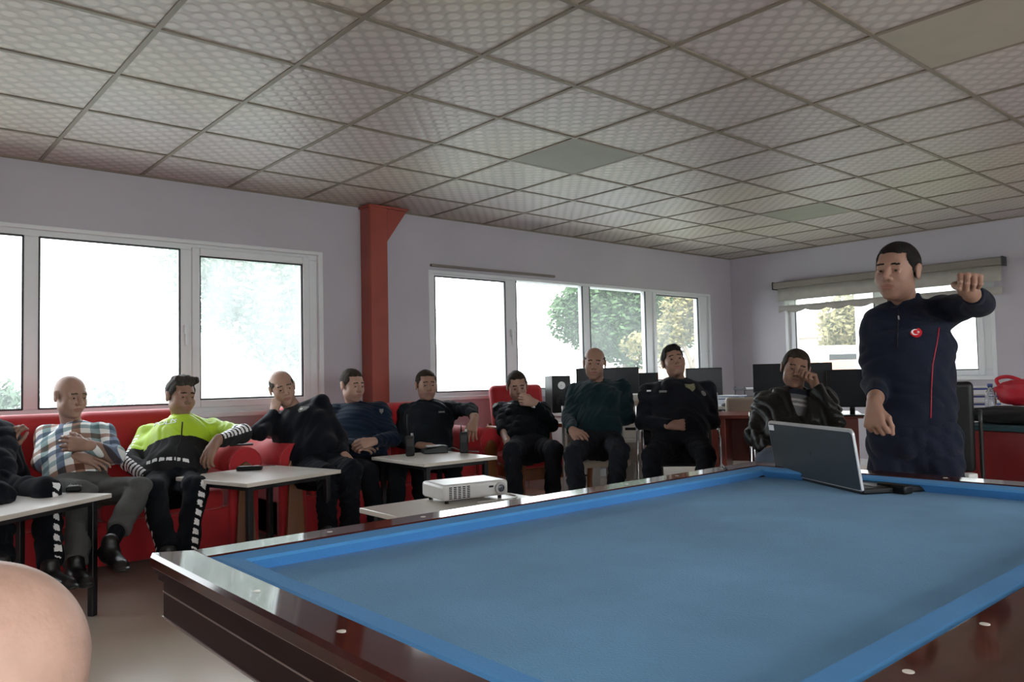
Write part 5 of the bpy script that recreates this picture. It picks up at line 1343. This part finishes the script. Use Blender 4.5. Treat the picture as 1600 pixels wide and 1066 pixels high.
if h:
    n = h[1]; x = Vector((0, 0, 1)).cross(n).normalized(); y = n.cross(x)
    mx = Matrix(((x.x, y.x, n.x, h[0].x-r_.location.x), (x.y, y.y, n.y, h[0].y-r_.location.y), (x.z, y.z, n.z, h[0].z-r_.location.z), (0, 0, 0, 1)))
    pts = [(-.004+.0145*math.cos(a), .0145*math.sin(a)) for a in [math.radians(38+k_*(284/24)) for k_ in range(25)]]
    pts += [(.0000+.0112*math.cos(a), .0112*math.sin(a)) for a in [math.radians(312-k_*(264/24)) for k_ in range(25)]]
    m().prism(pts, .004, .0062, 'Z', 0, mx).build('crescent', 'emwhite', r_)
    st_ = [((.0105 if 0 else .009)+(.0062 if k_ % 2 == 0 else .0026)*math.cos(PI+k_*PI/5), (.0062 if k_ % 2 == 0 else .0026)*math.sin(PI+k_*PI/5)) for k_ in range(10)]
    m().prism(st_, .004, .0062, 'Z', 0, mx).build('star', 'emwhite', r_)
cs = caster(r_, G_)
cloth_line(r_, cs, [(1467, 512), (1464, 535), (1457, 570), (1455, 610), (1454, 662)], .0022, 'redpipe', 'piping')
cloth_line(r_, cs, [(1404, 484), (1403, 505), (1402, 530), (1402, 545)], .0025, 'collar', 'zip')
badge(r_, G_, 1404, 497, .006, .02, 'silver', 'rect', name='zip_pull')

# 0 officer cut by the left edge
k = 1.05
J = pose(k, 4.35, (-40, 662), (-42, 610), (-95, 682), (5, 684), (-120, 740), (30, 745), (-30, 712), (14, 704), (-30, 775),
         (-5, 775), (72, 768), (0, 880), (78, 885), look=(30, 0, 0), body=20, el_n=(True, False))
J['hr'] = (cb(.8, .5, .2), cb(0, .5, .8), .6); J['hl'] = (cb(.25, .9, .2), cb(-.2, .1, .95), .7)
r_, _, _ = person('officer at the left edge in dark uniform with raised hand and reflective trouser strips', J,
    dict(skin='mid', hs=k, hair='short', bulk=1.05, top=dict(name='uniform_jacket', mats=['police'], th=.018), bottom=dict(mats=['darktrs', 'reflect'], matf=m_hvt)))

# foreground arm
M['skin_arm'] = mat('freckled_arm_skin', (.31, .195, .15), .5, 0, 30, .12, 90, spec=.3, col2=(.41, .265, .21), detail=6)
def arm_person():
    el = at(-58, 1064, .48); sh = el+cb(-.27, .045, -.10); wr = el+cb(.055, -.235, .06)
    root = thing('person', 'bare bent elbow of a person in dark blue sleeve, bottom left foreground', 'person', (sh.x, sh.y, 0))
    f = Field(); f.cap(sh, el, .052, .055, .03); f.cap(el, wr, .0625, .032, .03); f.ell(el+cb(.016, .018, 0), (.034, .034, .034), None, .045)
    f2 = f.mesh(.004)
    hf = Field(); hand_parts(hf, wr, (wr-el).normalized(), cb(1, 0, 0), 1, 1, .5); link_np('body', [f2, hf.mesh(.004)], ['skin_arm'], root)
    f = Field(); f.cap(sh-(el-sh)*.3, sh.lerp(el, .40), .080, .066, .03, endcut=True); tq = sh-(el-sh)*.6+Vector((0, 0, .02)); f.ell(tq-Vector((0, 0, .25)), (.17, .17, .36), None, .05); f.cap(tq+Vector((0, 0, .05)), tq-Vector((0, 0, .46)), .14, .15, .05)
    link_np('shirt', [f.mesh(.008, warp=folds(5))], ['navy2'], root)
    f = Field(); hd_ = tq+Vector((0, 0, .34)); f, hp, _ = head_field(hd_, (Vector((1, 0, 0)).normalized(), Vector((0, 1, 0)), Vector((0, 0, 1))), 1, 1); f.cap(hd_-Vector((0, .02, .05)), tq+Vector((0, 0, .05)), .055, .06, .03)
    link_np('head', [f.mesh(.004)], ['skin_light'], root); hv = hair_field(hd_, (Vector((1, 0, 0)), Vector((0, 1, 0)), Vector((0, 0, 1))), 1, 'short').mesh(.004, npv(hd_)-.18, npv(hd_)+.18); link_np('hair', [hv], ['hair_brown'], root)
    f = Field(); b0 = tq-Vector((0, 0, .47)); f.cap(b0+Vector((-.09, 0, 0)), b0+Vector((-.10, .42, 0)), .10, .07, .04); f.cap(b0+Vector((.09, 0, 0)), b0+Vector((.10, .42, 0)), .10, .07, .04)
    for s_ in (-1, 1): f.cap(b0+Vector((.10*s_, .42, 0)), Vector((b0.x+.10*s_, b0.y+.44, .10)), .07, .05, .03)
    link_np('trousers', [f.mesh(.008, warp=folds(6))], ['darktrs'], root)
    for s_ in (-1, 1): f = Field(); a = Vector((b0.x+.10*s_, b0.y+.42, .05)); f.cap(a, a+Vector((0, .16, -.01)), .045, .035, .02); link_np('shoe', [f.mesh(.007)], ['shoe'], root)
    office_chair('black chair of the person at the bottom left, outside the view', Vector((tq.x, tq.y, 0)), PI, seat_z=max(.3, b0.z-.10), arms=False)
arm_person()
